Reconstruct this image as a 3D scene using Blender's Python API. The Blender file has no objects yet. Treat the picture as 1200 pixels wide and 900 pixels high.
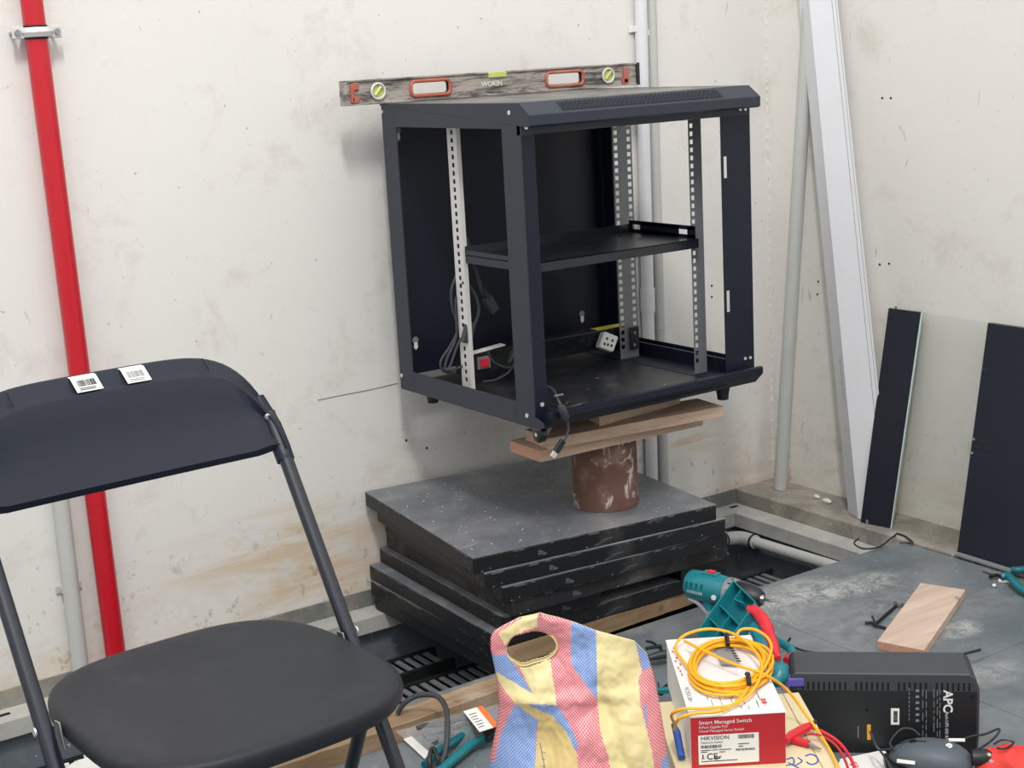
import bpy, math, random
from mathutils import Vector, Matrix
random.seed(7)
C = bpy.context.scene.collection
S = bpy.context.scene

# ---------------------------------------------------------------- camera, world, lights, exposure
YAW, PITCH, ROLL, FPX = 0.588321, 0.218717, -0.055101, 1743.889
CP = Vector((-1.65133, -2.398237, 1.248499))
FW = Vector((math.sin(YAW)*math.cos(PITCH), math.cos(YAW)*math.cos(PITCH), -math.sin(PITCH)))
r0 = Vector((math.cos(YAW), -math.sin(YAW), 0)); u0 = r0.cross(FW)
RT = math.cos(ROLL)*r0 + math.sin(ROLL)*u0
UP = -math.sin(ROLL)*r0 + math.cos(ROLL)*u0
cam = bpy.data.cameras.new('camera'); camo = bpy.data.objects.new('camera', cam); C.objects.link(camo)
cam.sensor_width = 36; cam.lens = 36*FPX/1200; cam.clip_start = .05; cam.clip_end = 60
m = Matrix((RT, UP, -FW)).transposed().to_4x4(); m.translation = CP
camo.matrix_world = m
S.camera = camo

w = bpy.data.worlds.new('room_light'); S.world = w; w.use_nodes = True
w.node_tree.nodes['Background'].inputs[0].default_value = (1, .99, .985, 1)
w.node_tree.nodes['Background'].inputs[1].default_value = 1.2

def area(name, loc, target, size, sy, power, col=(1, 1, 1)):
    l = bpy.data.lights.new(name, 'AREA'); l.shape = 'RECTANGLE'; l.size = size; l.size_y = sy; l.energy = power; l.color = col
    o = bpy.data.objects.new(name, l); C.objects.link(o); o.location = loc
    o.rotation_euler = (Vector(target)-Vector(loc)).to_track_quat('-Z', 'Y').to_euler()
    return o
area('ceiling_tube_lamp', (-1.65, -2.7, 4.9), (.3, .4, .3), .35, 1.0, 112, (1, .975, .93))
area('ceiling_tube_lamp', (-2.9, -2.6, 3.3), (.3, .2, .1), 1.2, 1.2, 12, (1, .98, .95))
S.view_settings.view_transform = 'Standard'; S.view_settings.look = 'None'
S.view_settings.gamma = 1; S.view_settings.use_curve_mapping = False
S.view_settings.exposure = .35

def P(px, py, X=None, Y=None, Z=None):
    "the point of the real plane X=, Y= or Z= that was surveyed at this spot"
    d = FW + RT*((px-600)/FPX) - UP*((py-450)/FPX)
    if X is not None: t = (X-CP.x)/d.x
    elif Y is not None: t = (Y-CP.y)/d.y
    else: t = (Z-CP.z)/d.z
    return CP + d*t

# ---------------------------------------------------------------- materials
def lin(c): return tuple(((v/255)/12.92 if v/255 <= .04045 else ((v/255+.055)/1.055)**2.4) for v in c)
class NT:
    def __init__(s, name):
        s.m = bpy.data.materials.new(name); s.m.use_nodes = True; s.t = s.m.node_tree
        s.b = s.t.nodes['Principled BSDF']; s.tc = None
    def n(s, typ, **k):
        x = s.t.nodes.new(typ)
        for a, b in k.items(): setattr(x, a, b)
        return x
    def l(s, a, b): s.t.links.new(a, b)
    def coord(s, which='Object'):
        if s.tc is None: s.tc = s.n('ShaderNodeTexCoord')
        return s.tc.outputs[which]
    def noise(s, scale, detail=4, rough=.6, vec=None, stretch=None, dist=0):
        x = s.n('ShaderNodeTexNoise'); x.inputs['Scale'].default_value = scale; x.inputs['Detail'].default_value = detail
        x.inputs['Roughness'].default_value = rough; x.inputs['Distortion'].default_value = dist
        v = vec or s.coord()
        if stretch:
            mp = s.n('ShaderNodeMapping'); mp.inputs['Scale'].default_value = stretch; s.l(v, mp.inputs[0]); v = mp.outputs[0]
        s.l(v, x.inputs['Vector']); return x.outputs['Fac']
    def ramp(s, fac, a, b, ca=(0, 0, 0), cb=(1, 1, 1)):
        r = s.n('ShaderNodeValToRGB'); e = r.color_ramp.elements
        e[0].position = a; e[1].position = b; e[0].color = (*ca, 1); e[1].color = (*cb, 1); s.l(fac, r.inputs[0]); return r.outputs[0]
    def mix(s, fac, a, b, mode='MIX'):
        x = s.n('ShaderNodeMix', data_type='RGBA', blend_type=mode)
        for inp, v in ((x.inputs[0], fac), (x.inputs[6], a), (x.inputs[7], b)):
            if isinstance(v, (int, float)): inp.default_value = v
            elif isinstance(v, tuple): inp.default_value = (*v, 1)
            else: s.l(v, inp)
        return x.outputs[2]
    def math(s, op, a, b=None, c=None):
        x = s.n('ShaderNodeMath', operation=op)
        for i, v in enumerate((a, b, c)):
            if v is None: continue
            if isinstance(v, (int, float)): x.inputs[i].default_value = v
            else: s.l(v, x.inputs[i])
        return x.outputs[0]
    def col(s, c):
        if isinstance(c, tuple): s.b.inputs['Base Color'].default_value = (*c, 1)
        else: s.l(c, s.b.inputs['Base Color'])
        return s
    def pbr(s, rough=.5, metal=0, spec=.5):
        s.b.inputs['Roughness'].default_value = rough; s.b.inputs['Metallic'].default_value = metal
        s.b.inputs['Specular IOR Level'].default_value = spec; return s
    def bump(s, h, strength=.2, dist=.002):
        x = s.n('ShaderNodeBump'); x.inputs['Strength'].default_value = strength; x.inputs['Distance'].default_value = dist
        s.l(h, x.inputs['Height']); s.l(x.outputs[0], s.b.inputs['Normal']); return s

def simple(name, rgb, rough=.5, metal=0, spec=.5, var=.12, scale=30, dust=0, dustcol=(150, 148, 142), bump=.1):
    t = NT(name); c = lin(rgb); n = t.noise(scale)
    base = t.mix(n, tuple(v*(1-var) for v in c), tuple(min(1, v*(1+var)) for v in c))
    if dust:
        d = t.ramp(t.noise(9, 8, .7), .52, .72)
        base = t.mix(t.math('MULTIPLY', d, dust), base, lin(dustcol))
    t.col(base).pbr(rough, metal, spec)
    if bump: t.bump(t.noise(scale*8, 3), bump, .0006)
    return t.m

def wall_mat(name, base, side):
    t = NT(name)
    sep = t.n('ShaderNodeSeparateXYZ'); t.l(t.coord(), sep.inputs[0]); z = sep.outputs[2]
    big = t.noise(1.6, 6, .6)
    c = t.mix(big, lin(base), lin(tuple(v-12 for v in base)))
    sm = t.ramp(t.noise(5, 8, .75, dist=.4), .54, .70)
    c = t.mix(t.math('MULTIPLY', sm, .38), c, lin((178, 172, 158)))
    # short scuffs and specks
    sc = t.ramp(t.noise(34, 3, .5, stretch=(1, 1, .4), dist=1.2), .705, .76)
    c = t.mix(t.math('MULTIPLY', sc, .38), c, lin((120, 116, 108)))
    sp = t.ramp(t.noise(80, 2, .5), .73, .79)
    c = t.mix(t.math('MULTIPLY', sp, .5), c, lin((105, 98, 88)))
    # brown splash dirt that gets denser towards the floor
    low = t.math('SUBTRACT', 1.0, t.math('DIVIDE', z, .34)); low = t.math('MAXIMUM', low, 0)
    br = t.ramp(t.math('ADD', t.noise(7, 9, .7, stretch=(.45, .45, 1.6), dist=.6), t.math('MULTIPLY', low, .22)), .60, .80)
    def spot(cx, cz, rx, rz):
        dx = t.math('DIVIDE', t.math('SUBTRACT', sep.outputs[0 if side == 0 else 1], cx), rx); dz = t.math('DIVIDE', t.math('SUBTRACT', z, cz), rz)
        d = t.math('SUBTRACT', 1, t.math('ADD', t.math('MULTIPLY', dx, dx), t.math('MULTIPLY', dz, dz))); return t.math('MAXIMUM', d, 0)
    c = t.mix(t.math('MULTIPLY', br, t.math('MULTIPLY', low, .38)), c, lin((196, 160, 112)))
    if side == 0:
        for (cx, cz, rx, rz, th) in ((-.27, .17, .36, .10, .40), (-.2, .06, .22, .07, .44), (.75, .05, .3, .08, .5), (.95, .16, .14, .14, .5)):
            m_ = t.ramp(t.noise(9, 8, .7, stretch=(.35, .35, 2.0), dist=.8), th, th+.16)
            c = t.mix(t.math('MULTIPLY', t.math('MULTIPLY', spot(cx, cz, rx, rz), m_), .75), c, lin((206, 178, 138)))
    fl = t.ramp(t.noise(30, 5, .7, stretch=(1, 1, .7)), .60, .66)
    c = t.mix(t.math('MULTIPLY', fl, t.math('MULTIPLY', t.math('MINIMUM', t.math('MULTIPLY', low, 1.3), 1), .5)), c, lin((150, 132, 108)))
    t.col(c).pbr(.75, 0, .25)
    t.bump(t.math('ADD', t.noise(14, 5, .6), t.math('MULTIPLY', t.noise(160, 3), .3)), .25, .003)
    return t.m

def dusty(name, base, dust, rough=.5, amount=.7, lo=.48, hi=.72, spec=.4, powder=False):
    t = NT(name)
    c = t.mix(t.noise(4, 6), lin(base), lin(tuple(v*.8 for v in base)))
    d = t.ramp(t.noise(5, 9, .72, dist=.5), lo, hi)
    c = t.mix(t.math('MULTIPLY', d, amount), c, lin(dust))
    s2 = t.ramp(t.noise(85, 2, .5), .70, .76)
    c = t.mix(t.math('MULTIPLY', s2, .7), c, lin((205, 205, 202)))
    s3 = t.ramp(t.noise(40, 4, .6, stretch=(.25, 1, 1), dist=1), .66, .74)
    c = t.mix(t.math('MULTIPLY', s3, .35), c, lin((170, 172, 172)))
    if powder:   # smears of white drilling dust with their own ragged outline
        sep = t.n('ShaderNodeSeparateXYZ'); t.l(t.coord(), sep.inputs[0]); nz = t.ramp(t.noise(22, 8, .8, dist=.4), .40, .66)
        for (px, py, rx, ry, k) in ((945, 694, .13, .10, .85), (1010, 684, .16, .06, .75), (1122, 737, .07, .05, .8), (905, 712, .07, .12, .35), (1050, 742, .22, .16, .18), (1110, 700, .2, .2, .18), (1160, 790, .1, .06, .5), (740, 735, .08, .05, .35), (990, 720, .25, .12, .2)):
            q = P(px, py, Z=0)
            dx = t.math('DIVIDE', t.math('SUBTRACT', sep.outputs[0], q.x), rx); dy = t.math('DIVIDE', t.math('SUBTRACT', sep.outputs[1], q.y), ry)
            d = t.math('MAXIMUM', t.math('SUBTRACT', 1, t.math('ADD', t.math('MULTIPLY', dx, dx), t.math('MULTIPLY', dy, dy))), 0)
            c = t.mix(t.math('MULTIPLY', t.math('MULTIPLY', d, nz), k), c, lin((212, 212, 208)))
    t.col(c).pbr(rough, 0, spec); t.bump(t.noise(60, 5), .15, .001)
    return t.m

def wood(name, a, b, axis=0, rough=.75):
    t = NT(name); st = [14, 14, 14]; st[axis] = .8
    g = t.noise(3, 7, .7, stretch=tuple(st), dist=.4)
    c = t.mix(t.ramp(g, .3, .7), lin(a), lin(b))
    k = t.ramp(t.noise(14, 3, .5), .70, .78)
    c = t.mix(t.math('MULTIPLY', k, .6), c, lin(tuple(v*.55 for v in a)))
    d = t.ramp(t.noise(6, 8, .7), .55, .75)
    c = t.mix(t.math('MULTIPLY', d, .45), c, lin((205, 195, 182)))
    t.col(c).pbr(rough, 0, .25); t.bump(g, .5, .002)
    return t.m

M = {}
M['wall'] = wall_mat('painted_plaster', (228, 226, 223), 0)
M['wall2'] = wall_mat('painted_plaster_right', (230, 228, 223), 1)
M['far_wall'] = simple('grey_unpainted_wall', (226, 227, 226), .8, spec=.2)
M['concrete'] = dusty('bare_concrete', (146, 141, 132), (200, 192, 180), .85, .7)
M['skirting'] = dusty('grey_skirting', (122, 124, 122), (168, 160, 146), .8, .8)
M['angle'] = dusty('dusty_steel_angle', (188, 188, 184), (205, 202, 194), .6, .7)
M['trench'] = dusty('dark_trench_paint', (112, 121, 130), (140, 146, 150), .5, .5)
M['tile_top'] = dusty('grey_floor_laminate', (112, 121, 127), (150, 154, 155), .36, .6, .45, .75, powder=True)
M['stack_top'] = dusty('grey_laminate_scuffed', (108, 113, 121), (164, 161, 160), .33, .6, .44, .70)
M['tile_edge'] = dusty('black_tile_edge', (20, 22, 28), (88, 88, 90), .45, .4, .56, .80)
M['tile_edge_grey'] = dusty('worn_tile_edge', (34, 34, 38), (104, 98, 94), .6, .6, .48, .72)
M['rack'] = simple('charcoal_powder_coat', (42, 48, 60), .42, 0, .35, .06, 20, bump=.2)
M['rack_shaded'] = simple('shaded_powder_coat', (20, 25, 40), .4, 0, .3, .06, 20, bump=.2)  # same coat as the charcoal one, darkened: shade put into the colour
M['rack_top'] = dusty('dusty_rack_lid', (56, 60, 68), (160, 154, 146), .45, .8, .42, .7)
M['pan'] = dusty('dusty_rack_base', (34, 36, 42), (92, 90, 88), .35, .5, .5, .75)
M['galv'] = simple('galvanised_steel', (205, 204, 204), .42, .1, .5, .08, 40)
M['galv_dark'] = simple('galvanised_steel_dull_or_shaded', (124, 128, 134), .45, .2, .5, .08, 40)  # dull steel parts, and the right rails with their shade painted in
M['screw'] = simple('bright_screw', (225, 225, 225), .3, .6)
M['black'] = simple('black_plastic', (28, 30, 34), .45)
M['chip'] = simple('chipped_edge_grey', (84, 84, 84), .7)
M['shelf'] = simple('black_shelf_coat', (28, 31, 38), .3, bump=.2)
M['levelink'] = simple('faded_white_print', (222, 218, 212), .6)
M['rubber'] = simple('black_rubber', (22, 23, 26), .6)
M['blackgloss'] = simple('black_gloss_plastic', (26, 28, 32), .22)
M['chair'] = simple('navy_black_plastic', (27, 33, 45), .45, 0, .25, .05, 8, bump=.25)
M['seat'] = simple('charcoal_seat_plastic', (35, 38, 44), .5, 0, .28, .06, 8, dust=.05, bump=.5)
M['tube'] = simple('dark_painted_tube', (26, 32, 44), .28, .0, .6, .05)
M['red_paint'] = simple('red_pipe_paint', (190, 24, 40), .32, 0, .5, .08, 12)
M['pvc'] = simple('grey_white_pvc', (188, 190, 188), .45, 0, .4, .05, 12, dust=.25, dustcol=(160, 150, 135))
M['pvc2'] = simple('pale_lavender_pvc', (216, 217, 222), .4, 0, .4, .04, 12, dust=.15, dustcol=(190, 182, 170))
M['white'] = simple('white_plastic', (228, 228, 224), .4)
M['paper'] = simple('white_paper', (232, 231, 226), .6, var=.04)
M['ink'] = simple('black_ink', (32, 32, 34), .6)
M['greyink'] = simple('grey_ink', (130, 130, 132), .6)
M['whiteink'] = simple('white_print', (225, 225, 225), .5)
M['red_card'] = simple('red_carton', (182, 34, 44), .5, var=.06)
M['white_card'] = simple('white_carton', (234, 230, 228), .55, var=.03)
M['beige_card'] = simple('beige_carton', (214, 200, 164), .65, var=.06)
M['yellow'] = simple('yellow_cable', (246, 176, 30), .38, var=.04)
M['teal'] = simple('teal_tool_plastic', (22, 118, 130), .35, var=.08, dust=.15)
M['teal2'] = simple('deep_teal_plastic', (14, 96, 108), .35, var=.08)
M['redplastic'] = simple('red_tool_plastic', (206, 38, 52), .38, var=.06)
M['redcloth'] = simple('red_pouch_cloth', (214, 58, 48), .7, var=.15, bump=.5)
M['orange'] = simple('faded_orange_plastic', (172, 92, 76), .5, var=.2, dust=.7, dustcol=(170, 150, 140))
M['vial'] = simple('yellow_green_vial', (188, 194, 110), .2, var=.05)
M['yellowsticker'] = simple('yellow_sticker', (214, 204, 70), .5)
M['orangesticker'] = simple('orange_sticker', (232, 120, 60), .5)
M['blueplastic'] = simple('blue_plastic', (36, 80, 170), .4)
M['steel'] = simple('drill_steel', (165, 165, 168), .3, .9)
M['silver'] = simple('silver_plastic', (150, 154, 158), .35, .3)
M['cable'] = simple('dark_grey_cable', (52, 54, 60), .45)
M['wood'] = wood('rough_pine', (164, 138, 120), (206, 182, 162))
M['wood_dark'] = wood('brown_batten', (116, 94, 72), (158, 134, 106))
M['wood_end'] = simple('sawn_end_grain', (184, 140, 118), .85, var=.3, scale=90, bump=.8)
M['plank_face'] = wood('pinkish_pine', (186, 160, 144), (214, 194, 178))
M['hole'] = simple('dark_hole', (12, 12, 14), .9)
M['debris'] = simple('white_debris', (224, 222, 216), .7)
t = NT('rusty_pipe')
n1 = t.noise(8, 8, .7); c = t.mix(n1, lin((84, 62, 55)), lin((122, 90, 78)))
c = t.mix(t.ramp(t.noise(16, 5), .5, .62), c, lin((124, 98, 90)))
c = t.mix(t.ramp(t.noise(19, 7, .72, stretch=(1, 1, .7), dist=.8), .565, .60), c, lin((188, 178, 170)))
t.col(c).pbr(.7, 0, .3).bump(n1, .6, .003); M['rust'] = t.m
t = NT('worn_level_paint')
a = t.ramp(t.noise(26, 9, .8, stretch=(.35, 1, 2.6), dist=.5), .41, .55)
c = t.mix(a, lin((60, 62, 68)), lin((166, 158, 150))); t.col(c).pbr(.6, .1, .3).bump(a, .2, .001); M['level'] = t.m
t = NT('clear_glass'); tb_ = t.n('ShaderNodeBsdfTransparent'); tb_.inputs[0].default_value = (.985, .992, .986, 1)
gb_ = t.n('ShaderNodeBsdfGlossy'); gb_.inputs['Roughness'].default_value = .03
mx = t.n('ShaderNodeMixShader'); mx.inputs[0].default_value = .045; t.l(tb_.outputs[0], mx.inputs[1]); t.l(gb_.outputs[0], mx.inputs[2])
t.l(mx.outputs[0], t.t.nodes['Material Output'].inputs[0]); M['glass'] = t.m
t = NT('pale_green_glass_edge'); t.col(lin((210, 230, 224))).pbr(.2); M['glass_edge'] = t.m
t = NT('clear_film'); t.col(lin((215, 218, 222))).pbr(.18); t.b.inputs['Alpha'].default_value = .20; t.bump(t.noise(40, 4), .6, .004); M['film'] = t.m
t = NT('dark_panel'); c = t.mix(t.noise(3, 5), lin((30, 33, 43)), lin((38, 42, 54)))
c = t.mix(t.math('MULTIPLY', t.ramp(t.noise(20, 4, .6, stretch=(1, .3, 1), dist=2), .72, .76), .25), c, lin((110, 112, 120)))
t.col(c).pbr(.42, 0, .5); M['panel'] = t.m
# woven bag: printed stripe colour comes from the face colour, white flecks from the weave
t = NT('woven_bag'); at_ = t.n('ShaderNodeAttribute', attribute_name='stripe')
uv = t.n('ShaderNodeUVMap', uv_map='UVMap'); ch = t.n('ShaderNodeTexChecker'); ch.inputs['Scale'].default_value = 1
t.l(uv.outputs[0], ch.inputs['Vector']); f = t.math('MULTIPLY', ch.outputs['Fac'], at_.outputs['Alpha'])
c = t.mix(t.math('MULTIPLY', f, .6), at_.outputs['Color'], lin((236, 234, 228)))
t.col(c).pbr(.42, 0, .4).bump(ch.outputs['Fac'], .3, .0008); M['bag'] = t.m

# ---------------------------------------------------------------- mesh helpers
class MB:
    def __init__(s): s.v = []; s.f = []; s.mi = []; s.cm = 0
    def add(s, vs, fs):
        k = len(s.v); s.v += [Vector(v) for v in vs]; s.f += [tuple(i+k for i in f) for f in fs]; s.mi += [s.cm]*len(fs); return s
    def box(s, x0, x1, y0, y1, z0, z1):
        return s.frame(Vector((x0, y0, z0)), Vector((x1-x0, 0, 0)), Vector((0, y1-y0, 0)), Vector((0, 0, z1-z0)))
    def frame(s, o, a, b, c):
        o, a, b, c = map(Vector, (o, a, b, c))
        vs = [o, o+a, o+a+b, o+b, o+c, o+a+c, o+a+b+c, o+b+c]
        if a.cross(b).dot(c) < 0: fs = [(0, 1, 2, 3), (7, 6, 5, 4), (4, 5, 1, 0), (5, 6, 2, 1), (6, 7, 3, 2), (7, 4, 0, 3)]
        else: fs = [(3, 2, 1, 0), (4, 5, 6, 7), (0, 1, 5, 4), (1, 2, 6, 5), (2, 3, 7, 6), (3, 0, 4, 7)]
        return s.add(vs, fs)
    def tube(s, pts, r, n=10, caps=True, closed=False):
        pts = [Vector(p) for p in pts]; N = len(pts); rs = r if isinstance(r, (list, tuple)) else [r]*N
        vs = []; ref = None
        for i, p in enumerate(pts):
            if closed: d = pts[(i+1) % N]-pts[i-1]
            else: d = pts[min(i+1, N-1)]-pts[max(i-1, 0)]
            d.normalize()
            if ref is None:
                ref = d.orthogonal().normalized()
            else:
                ref = (ref-d*ref.dot(d))
                ref = ref.normalized() if ref.length > 1e-6 else d.orthogonal().normalized()
            q = d.cross(ref)
            for k in range(n):
                a = 2*math.pi*k/n; vs.append(p+(ref*math.cos(a)+q*math.sin(a))*rs[i])
        fs = []
        for i in range(N if closed else N-1):
            j = (i+1) % N
            for k in range(n): fs.append((i*n+k, i*n+(k+1) % n, j*n+(k+1) % n, j*n+k))
        if caps and not closed: fs += [tuple(reversed(range(n))), tuple(range((N-1)*n, N*n))]
        return s.add(vs, fs)
    def cyl(s, a, b, r, n=16, r2=None): return s.tube([a, b], [r, r if r2 is None else r2], n)
    def prism(s, poly, ext):
        "poly: list of 3d points, extruded along ext"
        poly = [Vector(p) for p in poly]; e = Vector(ext); n = len(poly)
        nrm = Vector((0, 0, 0))
        for i in range(n): nrm += poly[i].cross(poly[(i+1) % n])
        if nrm.dot(e) > 0: poly = poly[::-1]
        return s.add(poly+[p+e for p in poly], [tuple(range(n)), tuple(reversed(range(n, 2*n)))]+[((i+1) % n, i, n+i, n+(i+1) % n) for i in range(n)])
    def ell(s, c, a, b, d, nu=20, nv=12, power=1):
        c, a, b, d = map(Vector, (c, a, b, d)); vs = []; fs = []
        for j in range(nv+1):
            ph = -math.pi/2+math.pi*j/nv
            for i in range(nu):
                th = 2*math.pi*i/nu
                sg = lambda x: math.copysign(abs(x)**power, x)
                vs.append(c+a*sg(math.cos(ph)*math.cos(th))+b*sg(math.cos(ph)*math.sin(th))+d*sg(math.sin(ph)))
        for j in range(nv):
            for i in range(nu): fs.append((j*nu+i, j*nu+(i+1) % nu, (j+1)*nu+(i+1) % nu, (j+1)*nu+i))
        return s.add(vs, fs)
def smooth(pts, k=6, closed=False):
    pts = [Vector(p) for p in pts]; n = len(pts); out = []
    rng = range(n) if closed else range(n-1)
    for i in rng:
        p0 = pts[i-1] if (closed or i) else pts[0]; p1 = pts[i]; p2 = pts[(i+1) % n]; p3 = pts[(i+2) % n] if (closed or i+2 < n) else pts[-1]
        for j in range(k):
            t = j/k
            out.append(.5*((2*p1)+(p2-p0)*t+(2*p0-5*p1+4*p2-p3)*t*t+(3*p1-p0-3*p2+p3)*t**3))
    if not closed: out.append(pts[-1])
    return out
BASE = {}
def thing(name, label, cat, loc=(0, 0, 0), rz=0, group=None):
    o = bpy.data.objects.new(name, None); C.objects.link(o); o.location = loc; o.rotation_euler = (0, 0, rz); o.empty_display_size = .05
    tag(o, label, cat, group); BASE[o.name] = Vector(loc) if not rz else None; return o
def tag(o, label, cat, group=None):
    o['label'] = label; o['category'] = cat
    if group: o['group'] = group
def obj(name, mb, mat, parent=None, sm=None, bevel=0, origin=None, label=None, kind=None, seg=2, solid=0):
    """one mesh; vertices are world coordinates unless the thing was given a turn, then they are its own"""
    me = bpy.data.meshes.new(name)
    off = Vector((0, 0, 0)); root = parent
    while root is not None and root.parent is not None: root = root.parent
    if root is not None and BASE.get(root.name) is not None: off = BASE[root.name]
    if parent is None and origin is None:
        xs = [v.x for v in mb.v]; ys = [v.y for v in mb.v]; zs = [v.z for v in mb.v]
        origin = Vector(((min(xs)+max(xs))/2, (min(ys)+max(ys))/2, min(zs)))
    if origin is not None and parent is None: off = Vector(origin)
    me.from_pydata([v-off for v in mb.v], [], mb.f)
    mats = mat if isinstance(mat, (list, tuple)) else [mat]
    for mm in mats: me.materials.append(mm)
    if len(mats) > 1: me.polygons.foreach_set('material_index', mb.mi)
    o = bpy.data.objects.new(name, me); C.objects.link(o)
    if parent is not None: o.parent = parent
    else: o.location = off; BASE[o.name] = off
    if sm or sm is None:
        me.polygons.foreach_set('use_smooth', [True]*len(me.polygons)); me.set_sharp_from_angle(angle=math.radians(sm or 35))
    if solid:
        md = o.modifiers.new('solid', 'SOLIDIFY'); md.thickness = solid; md.offset = 0
    if bevel:
        md = o.modifiers.new('bevel', 'BEVEL'); md.width = bevel; md.segments = seg; md.limit_method = 'ANGLE'; md.angle_limit = math.radians(40)
        md.harden_normals = True
    if label: o['label'] = label
    if kind: o['kind'] = kind
    return o
def text(name, body, o, ex, ey, size, mat, parent, bold=0, align='LEFT'):
    "flat lettering: o = lower-left start, ex = reading direction, ey = up direction"
    cu = bpy.data.curves.new(name, 'FONT'); cu.body = body; cu.size = 1; cu.extrude = 0; cu.offset = bold; cu.resolution_u = 3; cu.align_x = align
    tmp = bpy.data.objects.new(name, cu); C.objects.link(tmp)
    bpy.context.view_layer.update()
    me = bpy.data.meshes.new_from_object(tmp.evaluated_get(bpy.context.evaluated_depsgraph_get()))
    bpy.data.objects.remove(tmp)
    ex = Vector(ex).normalized(); ey = Vector(ey); ey = (ey-ex*ey.dot(ex)).normalized(); mb = MB(); o = Vector(o); nn = ex.cross(ey)*.0003
    mb.add([o+nn+(ex*v.co.x+ey*v.co.y)*size for v in me.vertices], [tuple(p.vertices) for p in me.polygons])
    return obj(name, mb, mat, parent, sm=False)
def quad(mb, o, a, b, n, th=.0006):
    "thin plate lying on a surface: corner o, sides a and b, lifted along n"
    o, a, b, n = map(Vector, (o, a, b, n)); mb.frame(o, a, b, n.normalized()*th); return mb
def barcode(mb, o, a, b, n, bars=22, seed=1):
    rr = random.Random(seed); a = Vector(a); o = Vector(o); x = 0.0
    while x < .98:
        wd = rr.choice([.012, .02, .03]); quad(mb, o+a*x, a*min(wd, 1-x), b, n, .0004); x += wd+rr.choice([.014, .022, .03])
    return mb
def struct(name, mb, mat, **k):
    o = obj(name, mb, mat, **k); o['kind'] = 'structure'; return o

# ---------------------------------------------------------------- the setting
YW, XC = .6458, 1.2732
wl = struct('wall_left', MB().box(-4.3, XC+.1, YW, YW+.1, 0, 2.9), M['wall'], origin=(0, 0, 0))
wr = struct('wall_right', MB().box(XC, XC+.1, -4.3, YW, 0, 2.9), M['wall2'], origin=(0, 0, 0))
struct('wall_back', MB().box(-4.3, XC+.1, -4.4, -4.3, -.36, 2.9), M['far_wall'], origin=(0, 0, 0))
struct('wall_far', MB().box(-4.3, -4.2, -4.3, YW, -.36, 2.9), M['far_wall'], origin=(0, 0, 0))
# beaded plaster corner
mb = MB()
z = 0.02
while z < 2.4:
    L = random.uniform(.004, .02); mb.box(XC-.004, XC, YW-.0025, YW+.001, z, z+L); z += L+random.uniform(.004, .03)
b = obj('corner_bead', mb, M['paper'], wl); b['kind'] = 'stuff'
def dot(x, y, parent, **pl):
    p = P(x, y, **pl); ax = Vector((1, 0, 0)) if 'X' in pl else Vector((0, 1, 0))
    obj('screw_hole', MB().cyl(p-ax*.0008, p+ax*.002, .0032, 10), M['hole'], parent)
for x, y in ((1034, 115), (1044, 115), (1031, 310), (1042, 309), (958, 345), (959, 330)): dot(x, y, wr, X=XC)
for x, y in ((834, 335), (834, 348), (476, 516), (500, 525)): dot(x, y, wl, Y=YW)
# hairline crack
mb = MB(); mb.tube([P(x, y, Y=YW)-Vector((0, .0003, 0)) for x, y in ((372, 469), (400, 463), (432, 457), (466, 449))], .0012, 4)
obj('hairline_crack', mb, M['greyink'], wl)
# concrete skirting under the paint, steel angle at its foot
struct('baseboard_left', MB().box(-4.2, XC, YW-.006, YW+.1, -.04, .002), M['skirting'], origin=(0, 0, 0))
mb = MB(); mb.box(-4.2, 1.12, .57, YW-.006, -.043, -.038); mb.box(-4.2, 1.05, .57, .574, -.075, -.043)
tr = struct('trim_1', mb, M['angle'], origin=(0, 0, 0))
for px, py in ((860, 594), (4, 838)):
    p = P(px, py, Z=-.038); obj('slot', MB().box(p.x-.014, p.x+.014, p.y-.006, p.y+.006, -.0385, -.037), M['hole'], tr, bevel=.002)
mb = MB(); mb.box(1.05, 1.12, .03, .57, -.043, -.038); mb.box(1.05, 1.054, .03, .57, -.075, -.043)
struct('trim_2', mb, M['angle'], origin=(0, 0, 0))
mb = MB(); mb.box(1.122, XC+.1, -4.3, YW, -.3, .004)
struct('baseboard_right', mb, M['concrete'], bevel=.006, origin=(0, 0, 0))
mb = MB(); mb.box(-4.2, 1.2, .595, .62, -.32, -.0431)
struct('trim_3', mb, M['trench'], origin=(0, 0, 0))
mb = MB(); mb.box(1.075, 1.1, -.4, .595, -.32, -.0431)
struct('trim_4', mb, M['trench'], origin=(0, 0, 0))
fl = struct('floor', MB().box(-4.2, 1.3, -4.3, .7, -.36, -.30), M['trench'], origin=(0, 0, 0))
G = .0008
xb = 1.112
ix = 0
while xb-ix*.6 > -3.6:
    x1 = xb-ix*.6; x0 = x1-.6
    for iy in range(7):
        y1 = .03-iy*.6; y0 = y1-.6
        mb = MB(); mb.cm = 0; mb.box(x0+G, x1-G, y0+G, y1-G, -.036, -.002); mb.cm = 1; mb.box(x0+G, x1-G, y0+G, y1-G, -.002, 0)
        obj('tile', mb, [M['tile_edge'], M['tile_top']], fl, sm=False, bevel=0)
    ix += 1
# steel pedestals under the tile edge
for k in range(4):
    x = xb-.6*k
    mb = MB(); mb.cyl((x, .02, -.3), (x, .02, -.05), .012, 12); mb.box(x-.04, x+.04, -.02, .06, -.05, -.037); mb.box(x-.05, x+.05, -.03, .07, -.3, -.296)
    obj('pedestal', mb, M['galv_dark'], fl)

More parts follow.
